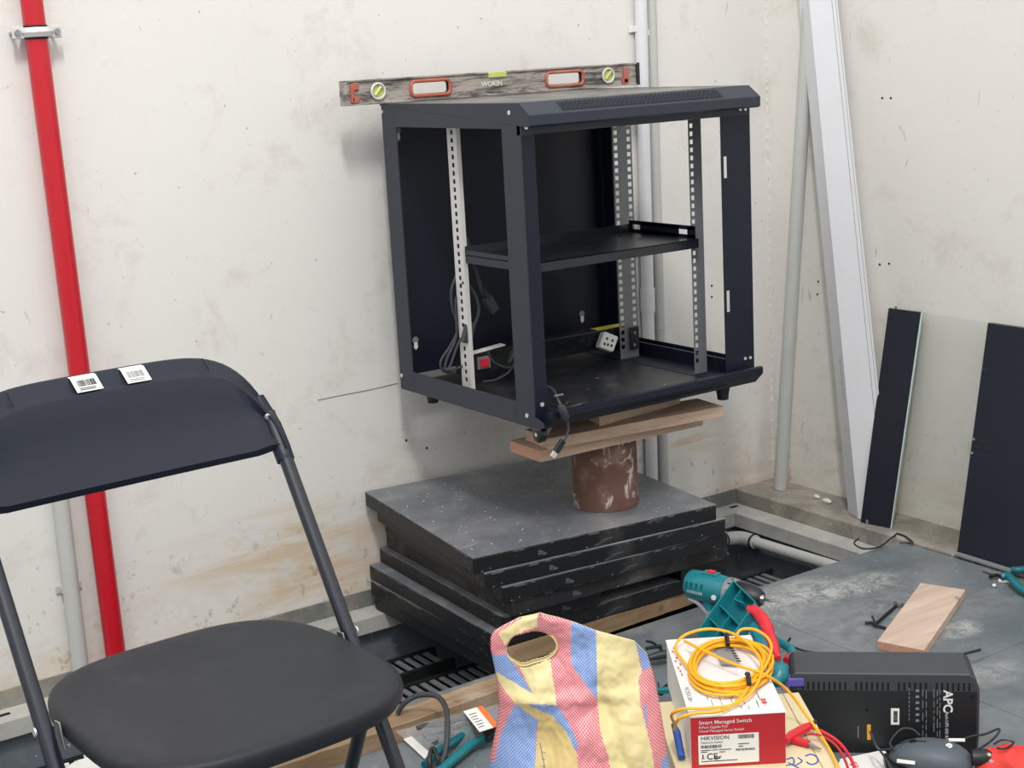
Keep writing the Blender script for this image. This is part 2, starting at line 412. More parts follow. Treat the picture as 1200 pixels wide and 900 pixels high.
# ---------------------------------------------------------------- trench fittings
def tray(name, y0, y1, z, x0, x1, label):
    tr_ = thing(name, label, 'cable tray', ((x0+x1)/2, (y0+y1)/2, -.3), group='slotted cable trays in the floor trench')
    mb = MB(); mb.box(x0, x1, y0, y0+.012, z-.03, z+.004); obj('side_rail', mb, M['rubber'], tr_)
    mb = MB(); mb.box(x0, x1, y1-.012, y1, z-.03, z+.004); obj('side_rail', mb, M['rubber'], tr_)
    n = int((x1-x0)/.026)
    mb = MB()
    for i in range(n):
        x = x0+i*.026; mb.box(x, x+.013, y0+.012, y1-.012, z-.004, z)
    o = obj('rungs', mb, M['galv_dark'], tr_); o['kind'] = 'stuff'
    for x in (x0+.1, (x0+x1)/2, x1-.1): obj('support', MB().box(x-.01, x+.01, y0+.01, y1-.01, -.3, z-.03), M['rubber'], tr_)
tray('cable_tray', .46, .56, -.155, -1.6, .05, 'slotted cable tray deep in the floor trench, nearer the left wall')
tray('cable_tray', .28, .40, -.15, -1.6, 1.02, 'slotted cable tray deep in the floor trench, nearer the floor tiles')
t_ = thing('drain_pipe', 'grey plastic pipe with elbow running inside the dark floor trench', 'pipe', (1.02, .3, -.1))
mb = MB(); mb.tube(smooth([(1.035, .10, -.085), (1.035, .30, -.09), (1.035, .47, -.094)], 4), .015, 14); obj('pipe_run', mb, M['pvc'], t_)
mb = MB(); mb.tube(smooth([(1.035, .47, -.094), (1.034, .51, -.094), (1.02, .535, -.094), (.98, .545, -.094), (.93, .545, -.094)], 5), .019, 14); obj('elbow', mb, M['pvc'], t_)
for y in (.475, ): obj('seal_ring', MB().cyl((1.035, y, -.094), (1.035, y+.006, -.094), .0205, 16), M['rubber'], t_)
obj('seal_ring', MB().cyl((.985, .545, -.094), (.991, .545, -.094), .0205, 16), M['rubber'], t_)
obj('pipe_run', MB().cyl((.8, .545, -.094), (.93, .545, -.094), .015, 14), M['pvc'], t_)
t_ = thing('drain_coupling', 'short white pipe coupling beside the corner of the floor tiles in the trench', 'pipe', (.93, .06, -.06))
mb = MB(); mb.tube(smooth([(.90, .055, -.05), (.93, .075, -.045), (.96, .06, -.05)], 5), .014, 12); obj('coupling', mb, M['white'], t_)
obj('seal_ring', MB().cyl((.927, .072, -.045), (.933, .072, -.045), .0155, 14), M['rubber'], t_)

# ---------------------------------------------------------------- pipes on the walls
t_ = thing('fire_pipe', 'glossy red fire pipe running down the left wall', 'pipe', (-.716, .615, -.04))
def xr(z): return -.7105-.0088*z
obj('pipe', MB().cyl((xr(-.038), .612, -.038), (xr(2.6), .612, 2.6), .0215, 28), M['red_paint'], t_)
obj('joint_ring', MB().cyl((xr(1.495), .612, 1.492), (xr(1.495), .612, 1.500), .0228, 28), M['red_paint'], t_)
zc = P(57, 37, Y=.6).z
cl = MB(); cl.tube([(xr(zc)+.0245*math.cos(a), .612+.0245*math.sin(a), zc) for a in [math.pi*2*i/28 for i in range(28)]], .0085, 6, closed=True)
cl.v = [Vector((v.x, v.y, zc+(v.z-zc)*1.25)) for v in cl.v]
c_ = obj('pipe_clamp', cl, M['galv'], t_)
for s in (-1, 1):
    obj('clamp_ear', MB().box(xr(zc)+s*.037-.012, xr(zc)+s*.037+.012, .603, .608, zc-.012, zc+.012), M['galv'], c_, bevel=.002)
    obj('clamp_bolt', MB().tube([(xr(zc)+s*.039, .597, zc), (xr(zc)+s*.039, .603, zc), (xr(zc)+s*.039, .6031, zc), (xr(zc)+s*.039, .646, zc)], [.006, .006, .004, .004], 8), M['steel'], c_)
mb = MB(); mb.tube([(xr(zc)+.0235*math.cos(a), .612+.0235*math.sin(a), zc) for a in [math.pi*2*i/28 for i in range(28)]], .0125, 6, closed=True)
mb.v = [Vector((v.x, .612+(v.y-.612)*.99, v.z)) for v in mb.v]
obj('rubber_liner', MB().cyl((xr(zc), .612, zc-.0135), (xr(zc), .612, zc+.0135), .0232, 28), M['rubber'], c_)

t_ = thing('drop_conduit', 'pale grey conduit rising from the floor edge left of the red pipe', 'conduit', (-.785, .625, -.04))
obj('pipe', MB().cyl((-.786, .626, -.038), (-.783, .626, .50), .0175, 22), M['pvc'], t_)
obj('socket_box', MB().box(-.815, -.752, .598, YW-.0005, .495, .515), M['white'], t_, bevel=.003)
for z in (.19, .42):
    obj('saddle_clip', MB().box(-.812, -.757, .640, YW-.0005, z-.008, z+.008).box(-.804, -.798, .624, .64, z-.006, z+.006), M['pvc'], t_, bevel=.001)

def conduit(label, x_top, x_bot, r, clips, coup, mat):
    t_ = thing('wall_conduit', label, 'conduit', (x_bot, YW-r-.004, -.04))
    X = lambda z: x_bot+(x_top-x_bot)*(z+.04)/1.5
    y = YW-r-.003
    obj('pipe', MB().cyl((X(-.04), y, -.038), (X(2.5), y, 2.5), r, 22), mat, t_)
    for z in clips:
        obj('saddle_clip', MB().box(X(z)-r-.011, X(z)+r+.007, YW-.006, YW-.0005, z-.008, z+.008).box(X(z)-r-.003, X(z)+r+.003, y-.004, YW-.003, z-.007, z+.007), M['white'], t_, bevel=.001)
    for z0, z1 in coup: obj('coupling', MB().cyl((X(z0), y, z0), (X(z1), y, z1), r+.0025, 22), mat, t_)
za, zb = P(776, 363, Y=.62).z, P(776, 335, Y=.62).z
conduit('pale grey conduit with a long coupling, left one of the pair behind the rack', .8235, .803, .0165, (1.29, .30), ((za, zb),), M['pvc2'])
conduit('grey conduit with plain joint, right one of the pair behind the rack', .8595, .848, .0135, (1.28, .31), ((P(790, 381, Y=.62).z-.004, P(790, 381, Y=.62).z),), M['pvc'])

# leaning in the right corner
t_ = obj('leaning_pipe', MB().tube([(1.205, .548, .006), (1.248, .455, 1.35)], .0185, 20), M['pvc']); tag(t_, 'slim grey plastic pipe leaning in the corner behind the white trunking', 'pipe')
t_ = thing('cable_trunking', 'wide white plastic trunking leaning slanted against the right wall', 'trunking', (1.19, .17, .004))
E0b, E1b, E2b = P(994, 604, X=1.185), P(1006, 608, X=1.158), P(1046, 612, X=1.195)
for v_ in (E0b, E1b, E2b): v_.z = .006
E0t, E1t, E2t = P(936, -2, X=1.238), P(948, -2, X=1.215), P(981, -2, X=1.245)
E0t, E1t, E2t = [a_+(b_-a_)*1.08 for a_, b_ in ((E0b, E0t), (E1b, E1t), (E2b, E2t))]
def quadprism(b3, t3):
    b4 = b3[0]+b3[2]-b3[1]; t4 = t3[0]+t3[2]-t3[1]; vs = [b3[0], b3[1], b3[2], b4, t3[0], t3[1], t3[2], t4]
    return MB().add(vs, [(3, 2, 1, 0), (4, 5, 6, 7), (0, 1, 5, 4), (1, 2, 6, 5), (2, 3, 7, 6), (3, 0, 4, 7)])
obj('channel', quadprism((E0b, E1b, E2b), (E0t, E1t, E2t)), M['pvc2'], t_, sm=False)
out = ((E2b-E1b).cross(E1t-E1b)).normalized()
if out.dot(CP-E1b) < 0: out = -out
def stripe_on(f0_, f1_, th, nm, mat):
    a_, b_, c_2, d_ = E1b.lerp(E2b, f0_), E1b.lerp(E2b, f1_), E1t.lerp(E2t, f1_), E1t.lerp(E2t, f0_); e_ = out*th
    obj(nm, MB().add([a_, b_, c_2, d_, a_+e_, b_+e_, c_2+e_, d_+e_], [(3, 2, 1, 0), (4, 5, 6, 7), (0, 1, 5, 4), (1, 2, 6, 5), (2, 3, 7, 6), (3, 0, 4, 7)]), mat, t_, sm=False)
stripe_on(.0, .80, .0012, 'cover', M['pvc2']); stripe_on(.80, .812, .0013, 'seam_line', M['greyink']); stripe_on(.93, .942, .0006, 'seam_line', M['greyink'])
e = (E1t-E1b).normalized(); sdn = (E0b-E1b).cross(e).normalized()
if sdn.dot(CP-E1b) < 0: sdn = -sdn
text('printed_marking', '38x25 mm  1200  W-014', E0b.lerp(E1b, .62)+e*.42+sdn*.0004, -e, (E1b-E0b), .0105, M['greyink'], t_)

# dark panels and glass leaning on the right wall
def lean(name, label, cat, y0, y1, h, th, xb, xt, mat, zb=.005):
    o = Vector((xb, y1, zb)); up = Vector((xt-xb, 0, h)); nrm = Vector((h, 0, -(xt-xb))).normalized()
    return o, Vector((0, y0-y1, 0)), up, nrm*th
T1 = thing('metal_sheet', 'narrow black metal panel leaning on the right wall behind the glass edge', 'metal sheet', (1.17, .155, .005))
bl, br = P(1008, 612, Z=.006), P(1044.5, 619, Z=.006); tl, tr_ = P(1041, 361, X=1.250), P(1080, 366, X=1.250)
mb = MB(); mb.add([bl, br, tr_, tl, bl+Vector((.005, 0, 0)), br+Vector((.005, 0, 0)), tr_+Vector((.005, 0, 0)), tl+Vector((.005, 0, 0))], [(3, 2, 1, 0), (4, 5, 6, 7), (0, 1, 5, 4), (1, 2, 6, 5), (2, 3, 7, 6), (3, 0, 4, 7)])
obj('sheet', mb, M['panel'], T1, sm=False, bevel=.0015)
obj('hinge_pin', MB().cyl(tl+Vector((.006, -.02, 0)), tl+Vector((.006, -.02, .006)), .003, 8), M['galv_dark'], T1)
obj('hinge_pin', MB().cyl(bl+Vector((.004, -.02, -.004)), bl+Vector((.004, -.02, .01)), .004, 8), M['galv_dark'], T1)
T2 = thing('glass_sheet', 'clear greenish glass sheet leaning between the two black panels', 'glass', (1.16, 0, .005))
gb0, gb1 = P(1046, 619, Z=.006), P(1130, 647, Z=.006); gt0, gt1 = P(1082, 366, X=1.250), P(1172, 380, X=1.250)
g = Vector((-.005, 0, -.001))
mb = MB(); mb.add([gb0, gb1, gt1, gt0, gb0+g, gb1+g, gt1+g, gt0+g], [(0, 1, 2, 3), (7, 6, 5, 4), (4, 5, 1, 0), (5, 6, 2, 1), (6, 7, 3, 2), (7, 4, 0, 3)])
obj('pane', mb, M['glass'], T2, sm=False)
mb = MB(); e0 = Vector((0, .003, 0)); mb.add([gb0, gb0+e0, gt0+e0, gt0, gb0+g, gb0+e0+g, gt0+e0+g, gt0+g], [(3, 2, 1, 0), (4, 5, 6, 7), (0, 1, 5, 4), (1, 2, 6, 5), (2, 3, 7, 6), (3, 0, 4, 7)])
obj('polished_edge', mb, M['glass_edge'], T2, sm=False)
T3 = thing('metal_sheet', 'wide black metal side panel leaning on the right wall at the picture edge', 'metal sheet', (1.14, -.3, .005))
pb0, pb1 = P(1124, 646, Z=.006), P(1124, 646, Z=.006)+Vector((-.01, -.52, 0)); pt0 = P(1160, 378, X=1.242); pt1 = pt0+Vector((0, -.52, 0))
g = Vector((.012, 0, 0))
mb = MB(); mb.add([pb0, pb1, pt1, pt0, pb0+g, pb1+g, pt1+g, pt0+g], [(3, 2, 1, 0), (4, 5, 6, 7), (0, 1, 5, 4), (1, 2, 6, 5), (2, 3, 7, 6), (3, 0, 4, 7)])
mb.v = [v+Vector((-.008, 0, 0)) for v in mb.v]
obj('sheet', mb, M['panel'], T3, sm=False, bevel=.001)
for f in (.50, .44):
    p = pb0.lerp(pt0, f)+Vector((-.009, -.006, 0)); obj('rivet', MB().cyl(p, p+Vector((-.002, 0, 0)), .003, 8), M['screw'], T3)
mb = MB()
for i in range(3):
    for j in range(6):
        p = pb0.lerp(pt0, .50-.03*i)+Vector((-.0085, -.012-.009*j, 0)); mb.box(p.x-.0005, p.x, p.y-.005, p.y, p.z-.003, p.z+.003)
obj('label_remnant', mb, M['cable'], T3)
obj('bottom_rail', MB().frame(pb0+Vector((-.03, -.01, -.0015)), pb1-pb0, (.016, 0, 0), (0, 0, .006)), M['silver'], T3, bevel=.001)

# ---------------------------------------------------------------- the stack of lifted floor tiles
names = ['grey floor tile on top of the stack, under the rusty pipe',
 'black-edged floor tile directly beneath the topmost tile of the stack',
 'floor tile third from the top of the stack, corner jutting right',
 'floor tile fourth from the top of the stack, brownish worn edge',
 'shorter floor tile piece in the notched layer of the stack, left of the gap',
 'lifted floor tile just below the gap in the stack',
 'lower floor tile with scuffed pale edge, second from the stack bottom',
 'bottom floor tile of the stack, sunk into the open trench']
#        near corner x, y, rot, width, depth, top z
rows = [(-.138, .049, -.120, .60, .585, .252, 'tile_edge'), (-.117, .041, -.115, .60, .57, .216, 'tile_edge'), (-.082, .030, -.09, .575, .585, .180, 'tile_edge'),
        (-.059, .033, -.055, .57, .585, .144, 'tile_edge_grey'), (-.073, .054, -.05, .25, .57, .108, 'tile_edge'), (-.094, .060, -.035, .635, .565, .072, 'tile_edge'),
        (-.085, .085, -.01, .60, .53, .036, 'tile_edge'), (-.072, .075, .004, .60, .535, 0.0, 'tile_edge')]
def slab(name, label, row, group='lifted floor tiles in the stack'):
    x, y, a, wd, dp, zt, em = row
    t_ = thing(name, label, 'floor tile', (x, y, zt-.036), a, group)
    obj('core', MB().box(0, wd, 0, dp, .0002, .0335), M[em], t_, bevel=.0025)
    obj('laminate', MB().box(.0005, wd-.0005, .0005, dp-.0005, .0335, .0358), M['stack_top'], t_, bevel=.0006)
    # chipped edge trim along the two faces seen
    rr = random.Random(int(zt*1000)+5); mb = MB()
    for i in range(9):
        s = rr.uniform(0, wd-.03); mb.box(s, s+rr.uniform(.004, .03), -.0006, .001, .033-rr.uniform(.001, .004), .0348)
        s = rr.uniform(0, dp-.03); mb.box(-.0006, .001, s, s+rr.uniform(.006, .05), .033-rr.uniform(.001, .003), .0348)
    o = obj('chipped_edge', mb, M['chip'], t_); o['kind'] = 'stuff'
    return t_
for nm, row in zip(names, rows): slab('floor_tile', nm, row)
slab('floor_tile', 'short floor tile piece at the right of the gap in the stack', (.395, .03, -.05, .14, .50, .108, 'tile_edge'))

# battens
def chipped(name, label, o, a, b, c, mat, cat='timber', end=None, amp=.0015, seed=3):
    o, a, b, c = map(Vector, (o, a, b, c)); rr = random.Random(seed); mb = MB(); N = 18
    t_ = thing(name, label, cat, tuple(o+a*.5+b*.5))
    prof = [(0, 0), (1, 0), (1, 1), (0, 1)]; rings = []
    for i in range(N+1):
        for (u, v) in prof:
            rings.append(o+a*(i/N)+b*u+c*v+Vector((0, rr.uniform(-amp, amp), rr.uniform(-amp, 0) if v else 0)))
    fs = []
    for i in range(N):
        for k in range(4): fs.append((i*4+k, (i+1)*4+k, (i+1)*4+(k+1) % 4, i*4+(k+1) % 4))
    mb.add(rings, fs)
    if a.cross(b).dot(c) > 0: mb.f = [tuple(reversed(f)) for f in mb.f]
    obj('board', mb, mat, t_, sm=25)
    mb = MB(); q = a.normalized()*.0008
    mb.frame(o-q, q, b, c*.98); obj('sawn_end', mb, end or M['wood_end'], t_, sm=False)
    obj('sawn_end', MB().frame(o+a, q, b, c*.98), end or M['wood_end'], t_, sm=False)
    return t_
chipped('wooden_batten', 'chipped brown batten wedged under the front of the tile stack', (-.065, .033, .0005), (.60, .022, 0), (0, .028, 0), (0, 0, .034), M['wood_dark'], amp=.002)
chipped('wooden_plank', 'long rough brown plank lying on the floor behind the zip bag', (-.86, -.125, .0005), (.70, .012, 0), (0, .062, 0), (0, 0, .036), M['wood_dark'], amp=.002, seed=9)
SB = thing('short_board', 'short pale board lying flat on the floor right of the drill', 'timber', tuple(P(1080, 725, Z=0)))
q4 = [P(1028, 751, Z=.019), P(1083, 762, Z=.019), P(1131.5, 691, Z=.019), P(1079, 683, Z=.019)]
obj('board', MB().prism([Vector((q.x, q.y, .0006)) for q in q4], (0, 0, .0184)), M['plank_face'], SB, sm=False, bevel=.0008)
ex_ = (q4[1]-q4[0]); sn_ = (q4[0]-q4[3]).normalized()*.0006
obj('sawn_end', MB().frame(Vector((q4[0].x, q4[0].y, .001))+sn_, ex_, -sn_*.5, (0, 0, .0175)), M['wood_end'], SB, sm=False)

# ---------------------------------------------------------------- rusty pipe and the three planks
t_ = thing('steel_pipe_stub', 'short rusty steel pipe with flaking white paint standing on the tile stack', 'pipe', (.288, .155, .2525))
mb = MB(); n = 48; vs = []; R_ = .0725
for r, z in ((R_, .2525), (R_+.0008, .256), (R_, .30), (R_+.0004, .35), (R_, .4075), (R_-.001, .409), (R_-.007, .409), (R_-.007, .2525)):
    vs += [Vector((.288+r*math.cos(2*math.pi*i/n), .155+r*math.sin(2*math.pi*i/n), z)) for i in range(n)]
fs = []
for j in range(7):
    for i in range(n): fs.append((j*n+i, j*n+(i+1) % n, (j+1)*n+(i+1) % n, (j+1)*n+i))
mb.add(vs, fs); obj('pipe_wall', mb, M['rust'], t_)
def plank(label, pts, z0, z1, end, k):
    t_ = thing('wooden_plank', label, 'timber', tuple(sum(pts, Vector())/4*1.0), group=None)
    poly = [Vector((p.x, p.y, z0)) for p in pts]
    mb = MB(); mb.prism(poly, (0, 0, z1-z0)); obj('board', mb, M['wood'], t_, sm=False, bevel=.0012)
    return t_
a0 = P(632.7, 528.7, Z=.434); a1 = P(597, 516, Z=.434); a2 = P(824, 486, Z=.434)
a3 = a2+(a1-a0)
t_ = plank('lowest of the three planks under the rack, sawn end showing at left', [a0, a2, a3, a1], .4095, .434, None, 0)
nd = (a1-a0); mb = MB(); mb.frame(Vector((a0.x, a0.y, .410))-(a2-a0).normalized()*.0008, nd*.99, (a2-a0).normalized()*.0008, (0, 0, .0236)); obj('sawn_end', mb, M['wood_end'], t_, sm=False)
b1 = P(848, 476, Z=.459); b2 = P(817, 466.5, Z=.459); b0 = P(642, 514, Z=.459); b3 = b0+(b2-b1)
plank('middle plank of the three under the rack, reaching furthest right', [b0, b1, b2, b3], .4345, .459, None, 1)
c0 = P(702, 487, Z=.484); c1 = P(797, 461, Z=.484); c2 = P(686, 478, Z=.484)
dd = (c2-c0)*3.0; plank('short uppermost plank pressed right under the rack base', [c0, c1, c1+dd, c0+dd], .4595, .4845, None, 2)

# ---------------------------------------------------------------- the open rack cabinet
RK = thing('server_rack', 'open black wall-mount server rack balanced on planks and a rusty pipe', 'rack', (.3, .27, .485))
H0, H1, W_, D_ = .505, 1.150, .6, .54
def side(x0, x1, face):
    mb = MB(); pf, pr = .066, .060
    mb.box(x0, x1, 0, pf, H0, H1); mb.box(x0, x1, D_-pr, D_, H0, H1)
    mb.box(x0, x1, pf, D_-pr, H0, .553); mb.box(x0, x1, pf, D_-pr, 1.103, H1)
    return mb
# left side frame with the cut lower front corner
t_l = side(0, .003, 0)
obj('side_frame', t_l, M['rack'], RK, sm=False, bevel=.001)
mb = side(W_-.004, W_, 1); mb.box(W_-.012, W_-.004, .001, .02, H0, H1)
obj('side_frame', mb, M['rack_shaded'], RK, sm=False, bevel=.001)  # same paint as the left frame, with shade put into its colour
mb = MB(); mb.prism([(.0, 0, .528), (0, -.022, .522), (0, -.026, .512), (0, -.010, .505), (0, 0, .505)], (.004, 0, 0)); obj('corner_gusset', mb, M['rack'], RK, sm=False)
# front posts facing the camera side (-Y)
mb = MB(); mb.box(.0031, .033, 0, .0016, .528, 1.105); mb.box(.0315, .033, .0016, .02, .528, 1.105); obj('front_post', mb, M['rack_shaded'], RK, sm=False)  # darker copy of the coat paints in the shade of this face
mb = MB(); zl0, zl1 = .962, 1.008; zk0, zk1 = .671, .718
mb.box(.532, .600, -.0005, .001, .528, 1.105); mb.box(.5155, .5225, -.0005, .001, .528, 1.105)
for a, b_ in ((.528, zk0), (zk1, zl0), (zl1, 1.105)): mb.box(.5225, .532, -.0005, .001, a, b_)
obj('front_post', mb, M['rack_shaded'], RK, sm=False)
obj('front_header', MB().box(.0, .6, -.001, .012, 1.092, 1.125), M['rack'], RK, sm=False)
# back panel with keyholes
mb = MB(); mb.box(.004, .596, D_-.006, D_-.001, .535, 1.145); bp = obj('back_panel', mb, M['rack_shaded'], RK, sm=False)
mb = MB(); mb.box(.585, .596, D_-.03, D_-.006, .535, 1.12); obj('back_rib', mb, M['rack_shaded'], RK, sm=False)
for px, py in ((487, 402), (682, 371), (466, 157)):
    p = P(px, py, Y=D_-.007); mb = MB(); mb.cyl(p+Vector((0, -.0008, .007)), p+Vector((0, .0003, .007)), .008, 16)
    k = obj('keyhole', mb, M['greyink'], RK)
    obj('keyhole_slot', MB().prism([p+Vector((-.004, -.001, .002)), p+Vector((.004, -.001, .002)), p+Vector((.0055, -.001, -.010)), p+Vector((0, -.001, -.016)), p+Vector((-.0055, -.001, -.010))], (0, .0008, 0)), M['white'], k)
# base pan and lid
mb = MB(); mb.box(.003, .597, .004, .536, .515, .5185); obj('base_pan', mb, M['pan'], RK, sm=False)
mb = MB(); mb.box(.5, .58, .05, .5, .5185, .5195); mb.box(.575, .582, .06, .49, .5185, .548)
obj('pan_rib', mb, M['rack_shaded'], RK, sm=False)
poly = [(0, .004, .528), (0, -.028, .544), (0, -.036, .542), (0, -.036, .528), (0, -.012, .505), (0, .004, .503)]
mb = MB(); mb.prism([Vector(p)+Vector((.016, 0, 0)) for p in poly], (.577, 0, 0)); lip = obj('bottom_lip', mb, M['rack_shaded'], RK, sm=False, bevel=.001)
mb = MB()
for i in range(52):
    x = .20+i*.0058
    mb.cyl((x, -.0262, .5165), (x, -.0245, .5182), .0016, 6)
o = obj('vent_holes', mb, M['hole'], lip, kind='stuff')
poly = [(0, .545, 1.150), (0, .545, 1.1535), (0, .000, 1.1535), (0, -.034, 1.130), (0, -.034, 1.110), (0, -.028, 1.107), (0, 0, 1.109)]
mb = MB(); mb.prism([Vector(p)+Vector((-.001, 0, 0)) for p in poly], (.602, 0, 0)); lid = obj('lid', mb, M['rack'], RK, sm=False, bevel=.0012)
obj('lid_dust', MB().box(.006, .594, .006, .538, 1.1535, 1.1538), M['rack_top'], lid, sm=False, label='pale dust lying on the lid')
# perforated strip in the sloping front of the lid: dark opening under a diagonal mesh
n0 = Vector((0, -.024, .034)).normalized(); s0 = Vector((0, -.034, -.0235)).normalized()
o0 = Vector((.085, 0, 1.1535))+s0*.006
L_ = .415; Hh = .028
obj('vent_opening', MB().frame(o0+n0*.0001, Vector((L_, 0, 0)), s0*Hh, n0*.0003), M['hole'], lid, sm=False)
mb = MB()
step = .0112
k = -4
def clipseg(x0, dirx):
    # segment from (x0,0) to (x0+dirx*Hh, Hh) clipped to 0..L_
    t0, t1 = 0.0, 1.0; dxx = dirx*Hh*1.1
    for lim, sgn in ((0, 1), (L_, -1)):
        v0 = (x0-lim)*sgn; v1 = (x0+dxx-lim)*sgn
        if v0 < 0 and v1 < 0: return None
        if v0 < 0: t0 = max(t0, -v0/(v1-v0))
        if v1 < 0: t1 = min(t1, v0/(v0-v1))
    if t1-t0 < .05: return None
    return [(x0+dxx*t0, Hh*t0), (x0+dxx*t1, Hh*t1)]
while k*step < L_+.05:
    for dr in (1, -1):
        sg = clipseg(k*step, dr)
        if sg:
            p, q = [o0+Vector((a, 0, 0))+s0*b_+n0*.0006 for a, b_ in sg]
            mb.tube([p, q], .0013, 4, caps=False)
    k += 1
obj('vent_mesh', mb, M['rack'], lid, kind='stuff')
# rails with square holes
def plate(mb, ax, c, a0_, a1_, cols, hw=.0045):
    "upright strip in the XZ (ax=0) or YZ (ax=1) plane with columns of square holes"
    z0, z1 = .519, 1.145; N = 33; pitch = (z1-z0-.05)/N; cuts = sorted(cols); xs = a0_
    def bx(p, q, za_, zb_):
        if ax == 0: mb.box(p, q, c, c+.0015, za_, zb_)
        else: mb.box(c, c+.0015, p, q, za_, zb_)
    for h_ in cuts:
        bx(xs, h_-hw, z0, z1); xs = h_+hw; bx(h_-hw, h_+hw, z0, z0+.025)
        for i in range(N): bx(h_-hw, h_+hw, z0+.025+i*pitch+pitch*.56, z0+.025+(i+1)*pitch)
        bx(h_-hw, h_+hw, z0+.025+N*pitch, z1)
    bx(xs, a1_, z0, z1)
mb = MB(); plate(mb, 1, .052, .318, .354, (.336,), .005); plate(mb, 0, .3165, .052, .062, ()); obj('mounting_rail', mb, M['galv'], RK, sm=False)  # pale steel copy: the light on this side is put into the colour
mb = MB(); plate(mb, 0, .352, .500, .556, (.509, .547), .0055); obj('mounting_rail', mb, M['galv_dark'], RK, sm=False)  # dark copy of the left rail's steel, shade put into its colour
mb = MB(); plate(mb, 0, .100, .513, .549, (.521,), .0045); obj('mounting_rail', mb, M['galv_dark'], RK, sm=False)
mb = MB(); plate(mb, 1, .058, .090, .110, (.1,), .004); obj('mounting_rail', mb, M['galv'], RK, sm=False)
# screws on the frame
def screw(p, n, r=.0045, nm='screw'):
    p = Vector(p); n = Vector(n); mb = MB(); mb.cyl(p, p+n*.002, r, 12); obj(nm, mb, M['screw'], RK)
for px, py in ((448, 131), (597, 132), (471, 440), (618, 487)): screw(P(px, py, X=0), (-1, 0, 0))
for px, py in ((616, 149), (635, 474), (867, 128), (873, 128), (873, 420), (879, 419)): screw(P(px, py, Y=-.0008), (0, -1, 0), .0035 if px > 700 else .0045)
# shelf
mb = MB(); SX0, SX1, SY0, SY1, SZ = .056, .512, .075, .315, .826
mb.box(SX0, SX1, SY0, SY1, SZ, SZ+.002); mb.box(SX0, SX1, SY0, SY0+.002, SZ-.018, SZ+.002); mb.box(SX0, SX1, SY1-.002, SY1, SZ, SZ+.02)
sh = obj('shelf', mb, M['shelf'], RK, sm=False)
mb = MB(); mb.box(SX0, SX0+.002, SY0, SY1, SZ-.016, SZ+.012); obj('side_bracket', mb, M['rack'], sh, sm=False)
mb = MB(); mb.box(SX1-.002, SX1, SY0+.01, SY0+.035, SZ, SZ+.027); mb.box(SX1-.002, SX1, SY0+.065, SY1-.04, SZ, SZ+.027); mb.box(SX1-.002, SX1, SY0+.01, SY1, SZ, SZ+.009); mb.box(SX1-.002, SX1, SY0+.01, SY1, SZ+.020, SZ+.029); mb.box(SX1-.002, SX1, SY1-.012, SY1, SZ, SZ+.029)
obj('side_bracket', mb, M['rack_shaded'], sh, sm=False)
mb = MB()
for i in range(3):
    for j in range(2):
        x = .30+.07*i; y = .19+.07*j; mb.cyl((x, y, SZ+.0019), (x, y, SZ+.0024), .004, 10)
obj('round_hole', mb, M['hole'], sh, kind='stuff')
# feet and caster
def foot(x, y, nm='foot'):
    mb = MB(); mb.tube([(x, y, .505), (x, y, .497), (x, y, .480), (x, y, .470)], [.017, .0165, .013, .0125], 18); obj(nm, mb, M['rubber'], RK)
pf = P(507, 463, Z=.487); foot(pf.x, pf.y); pf = P(847, 459, Z=.487); foot(pf.x, pf.y)
wc2 = P(632.5, 508.5, Y=.02)
cw = obj('caster_wheel', MB().tube([wc2+Vector((a_, 0, 0)) for a_ in (-.008, -.006, .006, .008)], [.014, .0178, .0178, .014], 24), M['blackgloss'], RK)
mb = MB(); mb.prism([wc2+Vector((.009, -.008, -.006)), wc2+Vector((.009, .002, -.010)), wc2+Vector((.030, -.008, .016)), wc2+Vector((.012, -.012, .018))], (.001, -.001, 0)); mb.box(wc2.x-.012, wc2.x+.03, wc2.y-.012, wc2.y+.02, .4985, .5045)
obj('caster_fork', mb, M['galv_dark'], cw); obj('axle', MB().cyl(wc2+Vector((-.010, 0, 0)), wc2+Vector((.0115, -.001, 0)), .004, 10), M['screw'], cw)
# power strip between the rear rails
PD = obj('power_strip', MB().box(.075, .545, .375, .418, .548, .594), M['blackgloss'], RK, sm=False, bevel=.002)
ba, bb = P(738, 384, Y=.345), P(748, 384, Y=.345); bz = P(743, 409, Y=.345).z
obj('strip_bracket', MB().box(ba.x, bb.x, .343, .346, bz, ba.z), M['black'], PD, sm=False)
for py in (390, 404):
    p = P(743.5, py, Y=.343); obj('bracket_screw', MB().cyl(p, p-Vector((0, .002, 0)), .004, 10), M['galv_dark'], PD)
for px in (652, 668, 684, 700):
    p = P(px, 400, Y=.375); p.z = .571
    mb = MB(); mb.tube([p+Vector((.015*math.cos(a), -.0004, .015*math.sin(a))) for a in [2*math.pi*i/20 for i in range(20)]], .0011, 6, closed=True); mb.cyl(p+Vector((-.006, -.0008, 0)), p+Vector((-.006, .001, 0)), .0025, 8); mb.cyl(p+Vector((.006, -.0008, 0)), p+Vector((.006, .001, 0)), .0025, 8)
    obj('socket', mb, M['rack_shaded'], PD, kind='stuff')
p = P(567, 425, Y=.372); 
obj('switch_bezel', MB().box(p.x-.017, p.x+.017, .370, .3755, p.z-.014, p.z+.014), M['galv_dark'], PD, bevel=.001)
obj('rocker_switch', MB().box(p.x-.012, p.x+.012, .366, .371, p.z-.010, p.z+.010), M['redplastic'], PD, bevel=.002)
obj('warning_sticker', MB().box(.455, .54, .378, .41, .594, .5945), M['yellowsticker'], PD)
